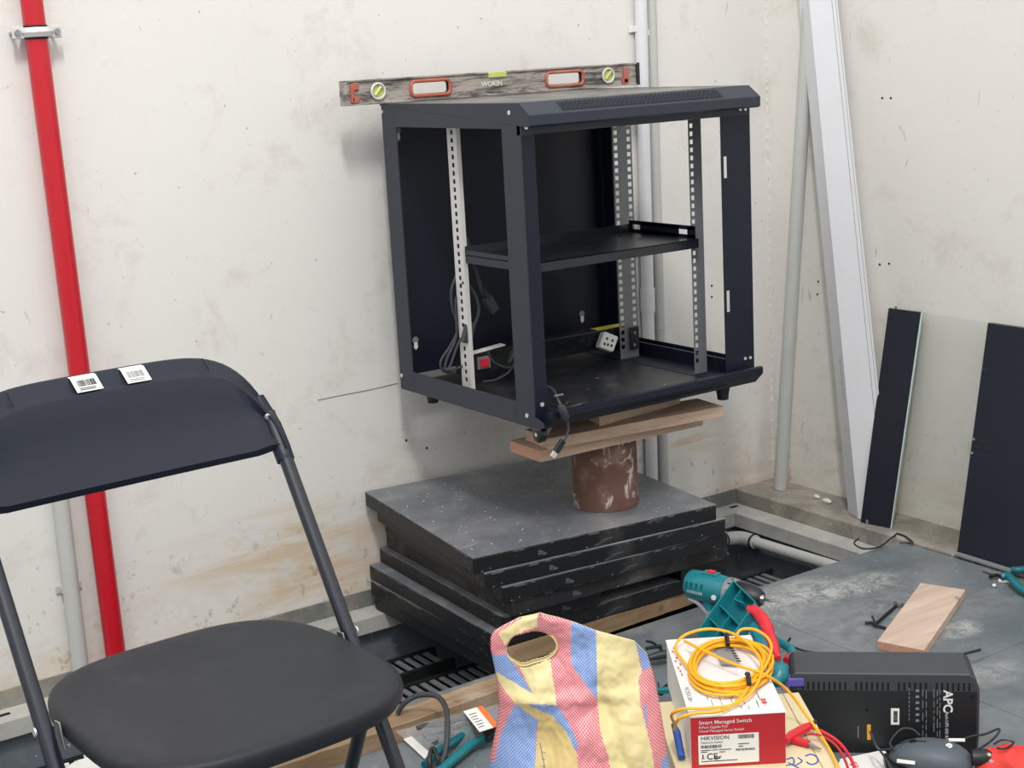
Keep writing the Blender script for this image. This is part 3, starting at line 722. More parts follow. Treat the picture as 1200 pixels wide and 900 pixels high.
st = obj('paper_strip', MB().frame(P(553, 416, Y=.37), P(592, 405, Y=.37)-P(553, 416, Y=.37), (0, .02, 0), (0, 0, .003)), M['paper']); tag(st, 'torn white paper strip lying on the power strip beside its switch', 'paper')
# white plug adapter
AD = thing('plug_adapter', 'white cube-shaped travel plug adapter pushed into the power strip', 'adapter', tuple(P(711, 402, Y=.34)))
pc = P(711, 401, Y=.345); R3 = Matrix.Rotation(math.radians(28), 3, 'Y') @ Matrix.Rotation(math.radians(-25), 3, 'Z')
def rb(c, hx, hy, hz, R):
    return [c-R@Vector((hx, hy, hz)), R@Vector((2*hx, 0, 0)), R@Vector((0, 2*hy, 0)), R@Vector((0, 0, 2*hz))]
obj('body', MB().frame(*rb(pc, .019, .02, .020, R3)), M['white'], AD, bevel=.005, seg=3)
mb = MB()
for dx_, dz_ in ((-.007, .006), (.007, .006), (0, -.007), (-.008, -.008), (.009, -.006)): mb.frame(*rb(pc+R3@Vector((dx_, -.0203, dz_)), .0022, .0005, .003, R3))
obj('plug_slots', mb, M['hole'], AD)
# cables in the rack
def cablething(name, label, paths, r, mat, parts=None, cat='cable', base=None):
    t_ = thing(name, label, cat, tuple(base or paths[0][0]))
    for pth in paths: obj('cord', MB().tube(smooth(pth, 7), r, 8), mat, t_)
    return t_
Q = lambda L, Y: [P(x, y, Y=Y) for x, y in L]
c1 = cablething('hanging_cable', 'black power cord with socket plug hanging from the shelf in the rack', [Q([(543, 300), (541, 284), (546, 279), (550, 292), (556, 312), (563, 335), (566, 345)], .33)], .0038, M['cable'])
a, b_ = P(565, 338, Y=.33), P(570, 348, Y=.33); obj('strain_relief', MB().tube([a, b_], [.005, .0075], 10), M['black'], c1)
d = (P(580, 365, Y=.33)-b_); n = d.normalized(); sd = n.cross(Vector((0, 1, 0))).normalized()
obj('plug', MB().frame(b_-sd*.011+Vector((0, -.008, 0)), sd*.022, (0, .016, 0), d), M['cable'], c1, bevel=.003)
c2 = cablething('hanging_cable', 'black power cord looping right of the pale rail with its plug', [Q([(542, 331), (549, 335), (557, 346), (561, 362), (558, 376), (553, 382)], .325)], .0036, M['cable'])
b_ = P(552, 378, Y=.325); d = P(546, 402, Y=.325)-b_; n = d.normalized(); sd = n.cross(Vector((0, 1, 0))).normalized()
obj('plug', MB().frame(b_-sd*.013+Vector((0, -.007, 0)), sd*.024, (0, .014, 0), d), M['cable'], c2, bevel=.003)
cablething('cord_bundle', 'bundle of dark cords drooping left of the pale rail in the rack', [Q([(535, 322), (529, 340), (530, 360), (536, 385), (528, 405), (517, 422), (518, 433), (526, 437)], .36), Q([(539, 345), (534, 352), (535, 378), (534, 398), (524, 420), (522, 434), (533, 437)], .355),
   Q([(541, 395), (536, 405), (529, 425), (526, 434), (540, 430), (548, 424)], .35)], .003, M['cable'])
cablething('power_lead', 'thin lead curling from the red switch to the rack floor', [Q([(572, 413), (578, 424), (590, 430), (604, 431)], .33), Q([(604, 425), (595, 437), (580, 445), (566, 447)], .33)], .0028, M['cable'])
b_ = P(606, 408, Y=.34); c4 = thing('cord_plug', 'black plug lying on cords behind the near corner post', 'plug', tuple(P(600, 420, Y=.33)))
obj('plug', MB().frame(P(597, 427, Y=.33), (.012, 0, .008), (0, .014, 0), P(602, 412, Y=.33)-P(597, 427, Y=.33)), M['cable'], c4, bevel=.003)
U = thing('usb_cable', 'short grey USB cable with ferrite hanging over the rack front lip', 'cable', tuple(P(655, 470, Y=-.05)))
obj('cord', MB().tube(smooth([P(640, 452, Y=.03), P(649, 457, Y=.0), P(654, 468, Y=-.035), P(660, 480, Y=-.05), P(665, 493, Y=-.05), P(666, 505, Y=-.05), P(660, 518, Y=-.05)], 7), .0026, 8), M['cable'], U)
obj('ferrite', MB().tube([P(656, 474, Y=-.05), P(658, 478, Y=-.05), P(663, 489, Y=-.05), P(664, 492, Y=-.05)], [.004, .0085, .0085, .005], 14), M['cable'], U)
b_ = P(660, 516, Y=-.05); d = P(651, 530, Y=-.05)-b_; n = d.normalized(); sd = n.cross(Vector((0, 1, 0))).normalized()
obj('connector_grip', MB().frame(b_-sd*.007+Vector((0, -.004, 0)), sd*.014, (0, .008, 0), d), M['black'], U, bevel=.002)
obj('connector_tip', MB().frame(b_+d-sd*.0055+Vector((0, -.002, 0)), sd*.011, (0, .0045, 0), d*.4), M['screw'], U)
obj('cord_tie', MB().frame(P(650, 465, Y=-.03), (.022, 0, 0), (0, .002, 0), (0, 0, .003)), M['galv_dark'], U)

# ---------------------------------------------------------------- spirit level on the lid
LV = thing('spirit_level', 'worn grey spirit level with orange rims standing on the rack lid by the wall', 'spirit level', (.31, .528, 1.154))
y0, y1 = .516, .540; zb, zt = 1.1545, 1.2085
xa, xe = -.097, .718
def lx(px, py): return P(px, py, Y=y0).x
h = [(lx(482, 100), lx(528, 98)), (lx(641, 92), lx(684, 90))]
hz0, hz1 = 1.166, 1.198
mb = MB(); prev = xa
for (p, q) in h:
    mb.box(prev, p, y0+.004, y1-.004, zb+.003, zt-.003); mb.box(p, q, y0+.004, y1-.004, zb+.003, hz0); mb.box(p, q, y0+.004, y1-.004, hz1, zt-.003); prev = q
mb.box(prev, xe, y0+.004, y1-.004, zb+.003, zt-.003)
obj('web', mb, M['level'], LV, sm=False)
v0, v1 = lx(572, 85), lx(595, 84)
mb = MB(); mb.box(xa, xe, y0, y1, zb, zb+.004); mb.box(xa, v0, y0, y1, zt-.004, zt); mb.box(v1, xe, y0, y1, zt-.004, zt); obj('flange', mb, M['level'], LV, sm=False, bevel=.0008)
obj('centre_vial', MB().box(v0+.002, v1-.002, y0+.001, y1-.002, zt-.014, zt-.0005), M['vial'], LV, bevel=.002)
for (p, q) in h:
    pts = []; r = .011; cx = [(q-r, hz1-r, 0), (p+r, hz1-r, 90), (p+r, hz0+r, 180), (q-r, hz0+r, 270)]
    for (x, zz, a0_) in cx:
        for k in range(6): a = math.radians(a0_+90*k/5); pts.append(Vector((x+r*math.cos(a), y0+.002, zz+r*math.sin(a))))
    obj('grip_rim', MB().tube(pts, .0042, 8, closed=True), M['orange'], LV)
    obj('grip_lining', MB().tube([v+Vector((0, .011, 0)) for v in pts], .004, 6, closed=True), M['black'], LV)
for px, py in ((443, 103), (713, 90)):
    c = P(px, py, Y=y0); c.z = 1.182
    mb = MB(); mb.tube([c+Vector((.0165*math.cos(a), 0, .0165*math.sin(a))) for a in [2*math.pi*i/28 for i in range(28)]], .003, 8, closed=True); v_ = obj('vial_ring', mb, M['galv'], LV)
    obj('round_vial', MB().cyl(c+Vector((0, .003, 0)), c+Vector((0, .012, 0)), .0155, 24), M['vial'], v_)
    obj('vial_tube', MB().cyl(c+Vector((-.008, .0015, -.009)), c+Vector((.008, .0015, .009)), .0045, 12), M['vial'], v_)
for s, px in ((1, 417), (-1, 733)):
    c = P(px, 105 if s > 0 else 88, Y=y0); c.z = 1.181
    mb = MB(); mb.box(c.x-.008, c.x+.008, y0-.001, y0+.006, c.z+.006, c.z+.022).box(c.x-.013, c.x-.004 if s < 0 else c.x-.004, y0-.001, y0+.006, c.z-.02, c.z+.02) if s > 0 else mb.box(c.x-.006, c.x+.010, y0-.001, y0+.006, c.z-.02, c.z+.02)
    mb.box(c.x-.010, c.x+.008, y0-.001, y0+.006, c.z-.022, c.z-.008)
    obj('end_clip', mb, M['orange'], LV, bevel=.002)
obj('end_cap', MB().box(xa-.003, xa+.004, y0-.001, y1+.001, zb, zt), M['level'], LV, bevel=.001)
obj('end_cap', MB().box(xe-.006, xe+.003, y0-.001, y1+.001, zb, zt), M['black'], LV, bevel=.001)
text('brand_lettering', 'WOKIN', (lx(565, 100), y0+.0035, 1.176), (1, 0, 0), (0, 0, 1), .0165, M['levelink'], LV, bold=.015)
# ---------------------------------------------------------------- folding chair
CH = thing('folding_chair', 'black plastic folding chair with curved back and dark metal tube frame', 'chair', (-.9589, -.6249, 0), .0558)
tb = lambda z: -.2204+.6151*z
for s in (-1, 1):
    mb = MB(); mb.tube([(s*.226, tb(0)-.0, 0.001), (s*.227, tb(.35), .35), (s*.227, tb(.70), .70), (s*.225, tb(.74), .74)], .0108, 16)
    o = obj('front_leg', mb, M['tube'], CH)
    mb = MB(); mb.tube([(s*.190, -.085, .425), (s*.200, -.045, .385), (s*.205, -.010, .335), (s*.206, .155, .001)], .0100, 14)
    obj('rear_leg', mb, M['tube'], CH)
    obj('rubber_foot', MB().cyl((s*.226, tb(.0), 0.0), (s*.226, tb(.02), .022), .0135, 14), M['rubber'], o)
obj('crossbar', MB().cyl((-.205, .105, .10), (.205, .105, .10), .008, 12), M['tube'], CH)
obj('crossbar', MB().cyl((-.226, tb(.16), .16), (.226, tb(.16), .16), .008, 12), M['tube'], CH)
# seat
ws, ds, hs, tilt, tap, nn_ = .4144, .4423, .4479, -.0175, .0175, 3.2
def spt(th, k, z, ins=0):
    a = math.copysign(abs(math.cos(th))**(2/nn_), math.cos(th))*(ws/2-ins)*(1-tap*math.sin(th))*k
    b = math.copysign(abs(math.sin(th))**(2/nn_), math.sin(th))*(ds/2-ins)*k
    return Vector((a, b, hs+tilt*b*8*0+z-.12*max(0, -b-.14)*0+tilt*b))
mb = MB(); n = 72; vs = []
rings = [(1, -.030, .006), (1, -.020, .0005), (1, -.010, 0), (1, -.004, .0015), (1, -.001, .005), (1, 0, .010), (.92, -.0015, .010), (.82, -.004, .010), (.6, -.008, .01), (.35, -.010, .01), (.12, -.011, .01)]
for k, z, ins in rings: vs += [spt(2*math.pi*i/n, k, z, ins) for i in range(n)]
fs = []
for j in range(len(rings)-1):
    for i in range(n): fs.append((j*n+i, j*n+(i+1) % n, (j+1)*n+(i+1) % n, (j+1)*n+i))
fs.append(tuple(range((len(rings)-1)*n, len(rings)*n))); fs.append(tuple(reversed(range(n))))
mb.add(vs, fs); obj('seat', mb, M['seat'], CH, sm=60)
# backrest shell
mb = MB(); NU, NV = 48, 14; HW = .2375
grid = {}
def top(u): return .686+.145*max(0, 1-(abs(u)/HW)**6)**.45
def bot(u): return .683+.004*(abs(u)/HW)**2+.006*max(0, abs(u)-.19)/.05
def bk(u, z, off): # point on the curved back, off = towards sitter
    cur = .020*(1-(u/HW)**2)
    return Vector((u, tb(z)+cur-off, z))
vs = []
for i in range(NU+1):
    a = -math.pi/2+math.pi*i/NU; u = HW*math.sin(a)
    zt_, zb_ = top(u), bot(u); hgt = max(zt_-zb_, .001)
    # path: back bottom -> front bottom -> front face -> ridge -> flange -> outer top -> back
    inner = max(zt_-.0215*min(1, hgt/.08), zb_+hgt*.5)
    ee = .97
    prof = [(u, zb_+.002, -.010), (u, zb_, .004), (u*ee, zb_+.010*min(1, hgt/.1), .014), (u*ee, zb_+(inner-zb_)*.33, .006), (u*ee, zb_+(inner-zb_)*.70, .007), (u*ee*.985, inner-.003*min(1, hgt/.1), .0175), (u*.975, inner, .0165), (u*.98, inner+.003, .006), (u*.985, zt_-.002, -.004), (u, zt_, -.010), (u, zt_-.002, -.014), (u, zb_+hgt*.5, -.006)]
    vs += [bk(*q) for q in prof]
K = 12; fs = []
for i in range(NU):
    for k in range(K): fs.append((i*K+k, (i+1)*K+k, (i+1)*K+(k+1) % K, i*K+(k+1) % K))
mb.add(vs, [tuple(reversed(f)) for f in fs]); obj('backrest', mb, M['chair'], CH, sm=32)
fe = lambda u, z, o: bk(u, z, o)
for s in (-1, 1):
    obj('backrest_sleeve', MB().tube([fe(s*.227, .672, -.001), fe(s*.228, .69, -.003), fe(s*.228, .72, -.006), fe(s*.222, .76, -.008)], [.0135, .0140, .0135, .010], 14), M['chair'], CH)
    p = fe(s*.2175, .738, .013); obj('rivet', MB().cyl(p, p+Vector((0, -.003, -.001)), .0045, 12), M['screw'], CH)
    # hinge bracket by the seat
    p = Vector((s*.209, tb(.44), .436)); mb = MB(); mb.prism([p+Vector((0, -.012, .012)), p+Vector((0, .004, .010)), p+Vector((0, .006, -.014)), p+Vector((0, -.024, -.022))], (s*.003, 0, 0)); obj('hinge_bracket', mb, M['steel'], CH, bevel=.001)
    obj('rivet', MB().cyl(Vector((s*.238, tb(.44), .44)), Vector((s*.2405, tb(.44), .44)), .006, 12), M['screw'], CH)
for u in (-.139, .156):
    a_ = fe(u, .812, .0135); b_ = fe(u, .827, .003); obj('mould_line', MB().tube([a_, b_], .0010, 6), M['hole'], CH)
def sticker(u0, u1, seed):
    pts = [fe(u0, .8115, .0148), fe(u1, .8115, .0148), fe(u1, .8285, .0005), fe(u0, .8285, .0005)]
    nrm = (pts[1]-pts[0]).cross(pts[3]-pts[0]).normalized(); 
    if nrm.y > 0: nrm = -nrm
    pts = [p+nrm*.0012 for p in pts]
    # wraps over the top edge
    wrap = [p+Vector((0, .012, .0005)) for p in (pts[2], pts[3])]
    mb = MB(); mb.add(pts+wrap, [(0, 1, 2, 3), (3, 2, 4, 5)]); o = obj('barcode_sticker', mb, M['paper'], CH, sm=False, solid=.0004)
    a = pts[1]-pts[0]; b = pts[3]-pts[0]; mb = MB(); barcode(mb, pts[0]+a*.15+b*.35+nrm*.0003, a*.7, b*.42, nrm, seed=seed)
    for r_ in (.10, .2): quad(mb, pts[0]+a*.15+b*r_+nrm*.0003, a*.6, b*.05, nrm, .0004)
    obj('barcode', mb, M['ink'] if seed == 1 else M['greyink'], o, sm=False)
sticker(-.045, -.006, 1); sticker(.031, .067, 2)

# ---------------------------------------------------------------- bottom-left: zip bag, pliers, cable, white tub
ZB = thing('zip_bag', 'clear zip bag of dark cables lying against the brown plank', 'bag', (-.36, -.17, 0))
def blob_sheet(corners, h, seed, n=14):
    rr = random.Random(seed); a, b, c, d = [Vector(x) for x in corners]; vs = []
    for j in range(n+1):
        for i in range(n+1):
            u, v = i/n, j/n; p = a*(1-u)*(1-v)+b*u*(1-v)+c*u*v+d*(1-u)*v
            z = h*math.sin(math.pi*u)**.6*math.sin(math.pi*v)**.6+rr.uniform(-.002, .002)
            vs.append(p+Vector((0, 0, .002+max(0, z))))
    fs = [(j*(n+1)+i, j*(n+1)+i+1, (j+1)*(n+1)+i+1, (j+1)*(n+1)+i) for j in range(n) for i in range(n)]
    return MB().add(vs, fs)
g = lambda x, y, z=0: P(x, y, Z=z)
cn = [g(505, 893), g(590, 870), g(585, 826, .036), g(463, 858, .036)]
obj('film', blob_sheet(cn, .022, 2), M['film'], ZB, sm=60)
mb = MB(); rr = random.Random(4)
for k in range(7):
    pts = []
    for j in range(7):
        u = .15+.7*j/6; v = .2+.1*k+rr.uniform(-.06, .06); p = cn[0]*(1-u)*(1-v)+cn[1]*u*(1-v)+cn[2]*u*v+cn[3]*(1-u)*v
        pts.append(p+Vector((0, 0, .006+rr.uniform(0, .006))))
    mb.tube(smooth(pts, 4), .005, 6)
o = obj('cable_coils', mb, M['cable'], ZB, kind='stuff')
e1 = g(498, 890, .004)-g(463, 858, .004)
obj('zip_strip', MB().frame(g(463, 858, .004), e1, (g(470, 855)-g(463, 858))*1.3, (0, 0, .0012)), M['paper'], ZB)
def on(x, y): return g(x, y, .050)
la, lb, lc = on(562, 858), on(578, 853), on(543, 834)
obj('label_paper', MB().frame(la, lb-la, lc-la, (0, 0, .001)), M['paper'], ZB)
obj('label_band', MB().frame(lb, (lb-la)*.42, lc-la, (0, 0, .001)), M['orangesticker'], ZB)
mb = MB()
for k in range(6): quad(mb, la+(lb-la)*.15+(lc-la)*(.15+.12*k)+Vector((0, 0, .0011)), (lb-la)*(.4+.07*(k % 3)), (lc-la)*.04, (0, 0, 1), .0004)
obj('label_print', mb, M['greyink'], ZB, sm=False)
BC = thing('cable_loop', 'stiff grey cable hooping up in front of the brown plank', 'cable', tuple(g(515, 895)))
obj('cord', MB().tube(smooth([g(466, 836, .04), g(474, 824, .06), g(490, 815, .075), g(512, 816, .08), g(523, 832, .07), g(524, 860, .045), g(521, 885, .02), g(514, 897, .008)], 7), .0052, 10), M['cable'], BC)
obj('cable_tie', MB().tube(smooth([g(505, 905, .01), g(503, 890, .03), g(507, 877, .038), g(513, 888, .03), g(515, 902, .01)], 5), .0045, 8), M['black'], BC)
PL = thing('pliers', 'teal-handled pliers on the floor beside the zip bag', 'pliers', tuple(g(545, 885)))
obj('handle', MB().tube(smooth([g(572, 875, .012), g(560, 872, .014), g(545, 878, .014), g(528, 893, .012), g(515, 905, .012)], 5), [.006]*5+[.0085]*5+[.010]*11, 10) if False else MB().tube(smooth([g(570, 866, .014), g(556, 870, .016), g(543, 880, .016), g(528, 893, .014), g(512, 906, .012)], 5), .0085, 10), M['teal'], PL)
obj('handle', MB().tube(smooth([g(554, 858, .02), g(543, 862, .022), g(528, 872, .022), g(512, 882, .02), g(498, 897, .016)], 5), .0085, 10), M['teal2'], PL)
obj('jaw', MB().frame(g(566, 862, .012), g(584, 852, .012)-g(566, 862, .012), g(570, 872, .012)-g(566, 862, .012), (0, 0, .012)), M['black'], PL, bevel=.003)
tb_ = thing('white_tub', 'round white plastic tub behind the chair seat at the bottom left', 'tub', (-.7, -.28, 0))
c = g(104, 918, .0); c.z = 0
obj('tub', MB().tube([c, c+Vector((0, 0, .03)), c+Vector((0, 0, .034))], [.036, .038, .034], 28), M['white'], tb_)
for k in range(5):
    a = k*1.25; p = c+Vector((.036*math.cos(a), .036*math.sin(a), .034)); obj('tab', MB().box(p.x-.004, p.x+.004, p.y-.003, p.y+.003, .03, .04), M['white'], tb_)

# ---------------------------------------------------------------- woven shopping bag
BG = thing('woven_bag', 'striped pink blue and yellow woven plastic bag with cut-out handle', 'bag', (-.33, -.55, 0))
BO = Vector((-.40, -.655, 0)); bx = Vector((math.cos(YAW), -math.sin(YAW), 0)); by = Vector((math.sin(YAW), math.cos(YAW), 0))
def bagpx(px, py, dep):
    "point on the bag's own upright sheet, pushed towards the viewer side by dep"
    d = FW + RT*((px-600)/FPX) - UP*((py-450)/FPX); t = (BO-CP).dot(by)/d.dot(by); p = CP+d*t
    return p-by*dep
def interp(tab, y):
    for (a, xa_), (b, xb_) in zip(tab, tab[1:]):
        if y <= b: return xa_+(xb_-xa_)*(y-a)/(b-a)
    return tab[-1][1]
left = [(719.5, 632), (724, 608), (733, 590), (740, 579), (748, 575), (760, 575), (775, 578), (799, 583), (826, 585), (856, 581), (900, 572), (960, 562)]
right = [(719.5, 634), (724, 655), (730, 675), (739, 698), (751, 743), (766, 758), (790, 765.6), (826, 773), (880, 782), (900, 785), (960, 792)]
hole = [(593, 757), (600, 745), (612, 740), (628, 737.5), (642, 741), (651, 750), (652, 760), (643, 770), (628, 775), (612, 779), (600, 773), (594, 766)]
def inside(x, y, poly):
    c = False; j = len(poly)-1
    for i in range(len(poly)):
        if (poly[i][1] > y) != (poly[j][1] > y) and x < (poly[j][0]-poly[i][0])*(y-poly[i][1])/(poly[j][1]-poly[i][1])+poly[i][0]: c = not c
        j = i
    return c
PINK, BLUE, CREAM, TAN = lin((216, 88, 106)), lin((92, 136, 204)), lin((226, 210, 152)), lin((206, 182, 122))
PK, BL, CR, TN, CR2 = (PINK, .8), (BLUE, .62), (CREAM, .14), (TAN, .04), (CREAM, .25)
# printed stripes, each a polygon in the frame of the survey close-up; first hit wins
POLY = [
 (PK, [(630, 55), (765, 80), (760, 250), (700, 235), (712, 180), (680, 138), (632, 100)]),
 (CR, [(480, 135), (560, 85), (630, 55), (632, 112), (585, 118), (545, 140), (515, 170), (505, 180)]),
 (PK, [(430, 160), (480, 130), (505, 180), (508, 215), (470, 222), (450, 215)]),
 (BL, [(440, 215), (508, 210), (610, 342), (575, 335), (485, 292), (455, 280)]),
 (CR, [(470, 285), (575, 332), (625, 350), (640, 375), (590, 378), (545, 388), (500, 345), (480, 320)]),
 (CR2, [(560, 262), (680, 228), (705, 385), (640, 375), (612, 342)]),
 (PK, [(676, 228), (760, 245), (862, 372), (868, 470), (900, 560), (925, 760), (790, 760), (790, 520), (745, 440), (705, 385)]),
 (BL, [(755, 75), (862, 120), (862, 375), (820, 360), (765, 245)]),
 (PK, [(475, 330), (548, 390), (525, 430), (490, 520), (465, 620), (430, 640), (440, 400)]),
 (BL, [(548, 388), (632, 440), (625, 520), (612, 760), (400, 760), (440, 640), (490, 520), (525, 430)]),
 (BL, [(590, 378), (640, 375), (705, 385), (745, 440), (785, 500), (778, 540), (740, 480), (690, 430)]),
 (TN, [(548, 388), (590, 378), (690, 430), (740, 480), (778, 540), (800, 760), (605, 760), (628, 520), (632, 440)]),
 (CR, [(862, 120), (1012, 160), (1040, 290), (1025, 310), (1030, 400), (1070, 560), (1090, 760), (925, 760), (900, 560), (868, 470), (862, 375)]),
 (BL, [(1012, 160), (1062, 215), (1080, 262), (1045, 285), (1030, 230)]),
 (BL, [(1040, 400), (1052, 402), (1056, 470), (1046, 450)]),
 (BL, [(1110, 600), (1200, 590), (1200, 760), (1100, 760)]),
]
def stripe(x, y):
    X = (x-440)*3.3333; Y_ = (y-700)*3.3333
    for v_, pl in POLY:
        if inside(X, Y_, pl): return v_
    return PK
NR, NC = 190, 170
from mathutils import noise as mn
rr = random.Random(12)
holes_ = [(v.x, v.y) for v in smooth([Vector((x, y, 0)) for x, y in hole], 5, True)]
def bagsheet(front):
    mb = MB(); cols = []; uvs = []; idx = {}
    y0_, y1_ = 719.5, 962.0
    def pos(j, i):
        t = (j/NR)**1.15; y = y0_+(y1_-y0_)*t; s = i/NC
        xl, xr_ = interp(left, y), interp(right, y); x = xl+(xr_-xl)*s
        # fullness
        full = .008+.075*min(1, max(0, (y-760)/150))**1.2
        prof = max(0, 1-(2*s-1)**2)**.5
        wr_ = .016*mn.noise(Vector((x*.022, y*.018, 3)))+.004*mn.noise(Vector((x*.05+y*.02, y*.03, 9)))+.011*(abs(mn.noise(Vector((x*.016+y*.006, y*.022-x*.006, 5))))-.2)+.0015*mn.noise(Vector((x*.16, y*.14, 1)))
        # a deep crease running down from the middle and a fold below the handle
        wr_ += -.010*math.exp(-((x-(700+(y-800)*.35))/9)**2)*min(1, max(0, (y-790)/30)) + .006*math.exp(-((y-(812-(x-600)*.02))/7)**2)*(1 if 590 < x < 760 else 0)
        wr_ += -.007*math.exp(-((x-(640+(y-820)*.1))/14)**2)*min(1, max(0, (y-815)/20))
        dep = (full*prof+wr_*prof) if front else (-full*prof*.7-.001)
        return x, y, bagpx(x, y, dep), s
    for j in range(NR+1):
        for i in range(NC+1):
            x, y, p, s = pos(j, i); idx[j, i] = (x, y, p)
    vid = {}
    for j in range(NR):
        for i in range(NC):
            cs = [(j, i), (j+1, i), (j+1, i+1), (j, i+1)]
            mx = sum(idx[c][0] for c in cs)/4; my = sum(idx[c][1] for c in cs)/4
            if inside(mx, my, holes_): continue
            f = []
            for c in cs:
                if c not in vid:
                    vid[c] = len(mb.v); mb.v.append(idx[c][2])
                f.append(vid[c])
            mb.f.append(tuple(f) if front else tuple(reversed(f))); mb.mi.append(0)
            col, al = stripe(mx, my) if front else (CREAM, .15)
            cols.append((*col, al))
            u = [(idx[c][0]*.56, idx[c][1]*.56) for c in cs]; uvs.append(u if front else u[::-1])
    me_o = obj('front_side' if front else 'back_side', mb, M['bag'], BG, sm=80, solid=.0008)
    me = me_o.data
    ca = me.color_attributes.new('stripe', 'FLOAT_COLOR', 'CORNER'); uvl = me.uv_layers.new(name='UVMap'); k = 0
    for pi, pl in enumerate(me.polygons):
        for q in range(4):
            ca.data[k].color = cols[pi]; uvl.data[k].uv = uvs[pi][q]; k += 1
    return me_o
bagsheet(True); bagsheet(False)
obj('handle_binding', MB().tube(smooth([bagpx(x, y, .004) for x, y in hole], 5, True), .0016, 8, closed=True), simple('cream_binding', (226, 204, 140), .5), BG)
mb = MB()
for k in range(6): p = bagpx(633, 855+k*8, .075); mb.tube([p, p+bx*.006-Vector((0, 0, .002))], .0007, 4)
mb.tube([bagpx(631, 845, .074), bagpx(636, 870, .079), bagpx(632, 898, .083)], .0007, 4)
obj('pen_marks', mb, M['greyink'], BG)

# ---------------------------------------------------------------- cartons
def cbox(root, o, ea, eb, h, mat, name='carton', **k):
    return obj(name, MB().frame(o, ea, eb, (0, 0, h)), mat, root, **k)
# beige carton lying flat
BB = thing('beige_carton', 'flat beige carton with blue pen marks under the red and white box', 'box', (.1, -.55, 0))
BZ = .125
o0 = P(936, 811, Z=BZ); l0 = P(766, 823, Z=BZ); r1 = P(983, 903, Z=BZ)
ea = l0-o0; eb = (r1-o0); eb = eb-ea*(eb.dot(ea)/ea.length_squared); eb = eb.normalized()*.30
bot_ = Vector((o0.x, o0.y, 0.0005))
cbox(BB, bot_, ea, eb, BZ-.0005, M['beige_card'], bevel=.0015, sm=False)
ea_n = ea.normalized(); eb_n = eb.normalized()
obj('flap_seam', MB().frame(o0-ea_n*-.028+Vector((0, 0, .0002)), ea_n*.0012, eb, (0, 0, .0004)), M['wood_dark'], BB)
mb = MB()
def mark(pts): mb.tube(smooth([P(x, y, Z=BZ+.0005) for x, y in pts], 4), .0012, 5)
mark([(944, 886), (950, 884), (957, 887), (958, 893), (951, 896), (945, 893)]); mark([(935, 888), (940, 892), (932, 897)]); mark([(922, 890), (929, 888), (930, 895), (921, 897)]); mark([(924, 894), (936, 900)])
obj('pen_marks', mb, M['blueplastic'], BB)
# red and white product box
RB = thing('product_box', 'red and white product box with printed label under the yellow cable coil', 'box', (-.1, -.6, .1255))
zT = .212; zB = .1257
f0, f1 = P(809, 841, Z=zT), P(920, 834.5, Z=zT); k0 = P(781.5, 751, Z=zT)
ea = f1-f0; dp = k0-f0; dp = dp-ea*(dp.dot(ea)/ea.length_squared); dn = dp.normalized(); dp = dn*((k0-f0).length)
fb = Vector((f0.x, f0.y, zB)); up = Vector((0, 0, zT-zB)); an = ea.normalized()
cbox(RB, fb, ea, dp, zT-zB, M['white_card'], sm=False, bevel=.0012)
nf = -dn
obj('red_front', MB().frame(fb-ea*0.0+nf*.0008, ea, nf*-.0006, up*.985), M['red_card'], RB, sm=False)
obj('lid_flap', MB().frame(f0+an*-.001+nf*.002+Vector((0, 0, .0002)), ea+an*.002, dp-nf*.003, (0, 0, .0012)), M['white_card'], RB, sm=False)
Fp = lambda u, v: fb+ea*u+up*v+nf*.0010
text('box_title', 'Smart Managed Switch', Fp(.085, .855), an, (0, 0, 1), .0092, M['whiteink'], RB, bold=.004)
text('box_subtitle', '8-Port Gigabit PoE', Fp(.085, .775), an, (0, 0, 1), .0060, M['whiteink'], RB)
text('box_subtitle', 'Cloud Managed Series Switch', Fp(.085, .70), an, (0, 0, 1), .0060, M['whiteink'], RB)
lb_ = obj('shipping_label', MB().frame(Fp(.075, .06), ea*.64, nf*.0005, up*.58), M['paper'], RB, sm=False)
Lp = lambda u, v: Fp(.075, .06)+ea*.64*u+up*.58*v+nf*.0007
text('brand_name', 'HIKVISION', Lp(.04, .84), an, (0, 0, 1), .0095, M['ink'], lb_, bold=.006)
text('label_text', 'Network Switch', Lp(.04, .72), an, (0, 0, 1), .0052, M['ink'], lb_)
text('label_text', 'CE', Lp(.13, .17), an, (0, 0, 1), .015, M['ink'], lb_, bold=.01)
mb = MB(); barcode(mb, Lp(.04, .56), ea*.64*.34, up*.058, nf, seed=3); barcode(mb, Lp(.66, .83), ea*.64*.27, up*.075, nf, seed=4); barcode(mb, Lp(.62, .42), ea*.64*.32, up*.04, nf, seed=5)
for u, v, l_ in ((.04, .48, .16), (.22, .48, .1), (.34, .48, .2), (.04, .42, .1), (.66, .64, .1), (.76, .64, .08), (.66, .56, .08), (.04, .1, .6), (.34, .40, .1)): quad(mb, Lp(u, v), ea*.64*l_, up*.012, nf, .0004)
quad(mb, Lp(.045, .2), ea*.64*.05, up*.008, nf, .0004); quad(mb, Lp(.06, .22), ea*.64*.02, up*.07, nf, .0004)
mb.tube([Lp(.27, .17), Lp(.31, .27), Lp(.35, .18)], .0008, 4); mb.tube([Lp(.26, .24), Lp(.31, .18), Lp(.37, .27)], .0008, 4); mb.tube([Lp(.29, .16), Lp(.36, .24)], .0008, 4)
obj('label_print', mb, M['ink'], lb_, sm=False)
Tp = lambda u, v: Vector((f0.x, f0.y, zT+.0016))+ea*u+dp*v
text('side_name', 'HIKVISION', Tp(.085, .17), -dn*-1, -an, .012, M['greyink'], RB)
mb = MB(); rr = random.Random(8)
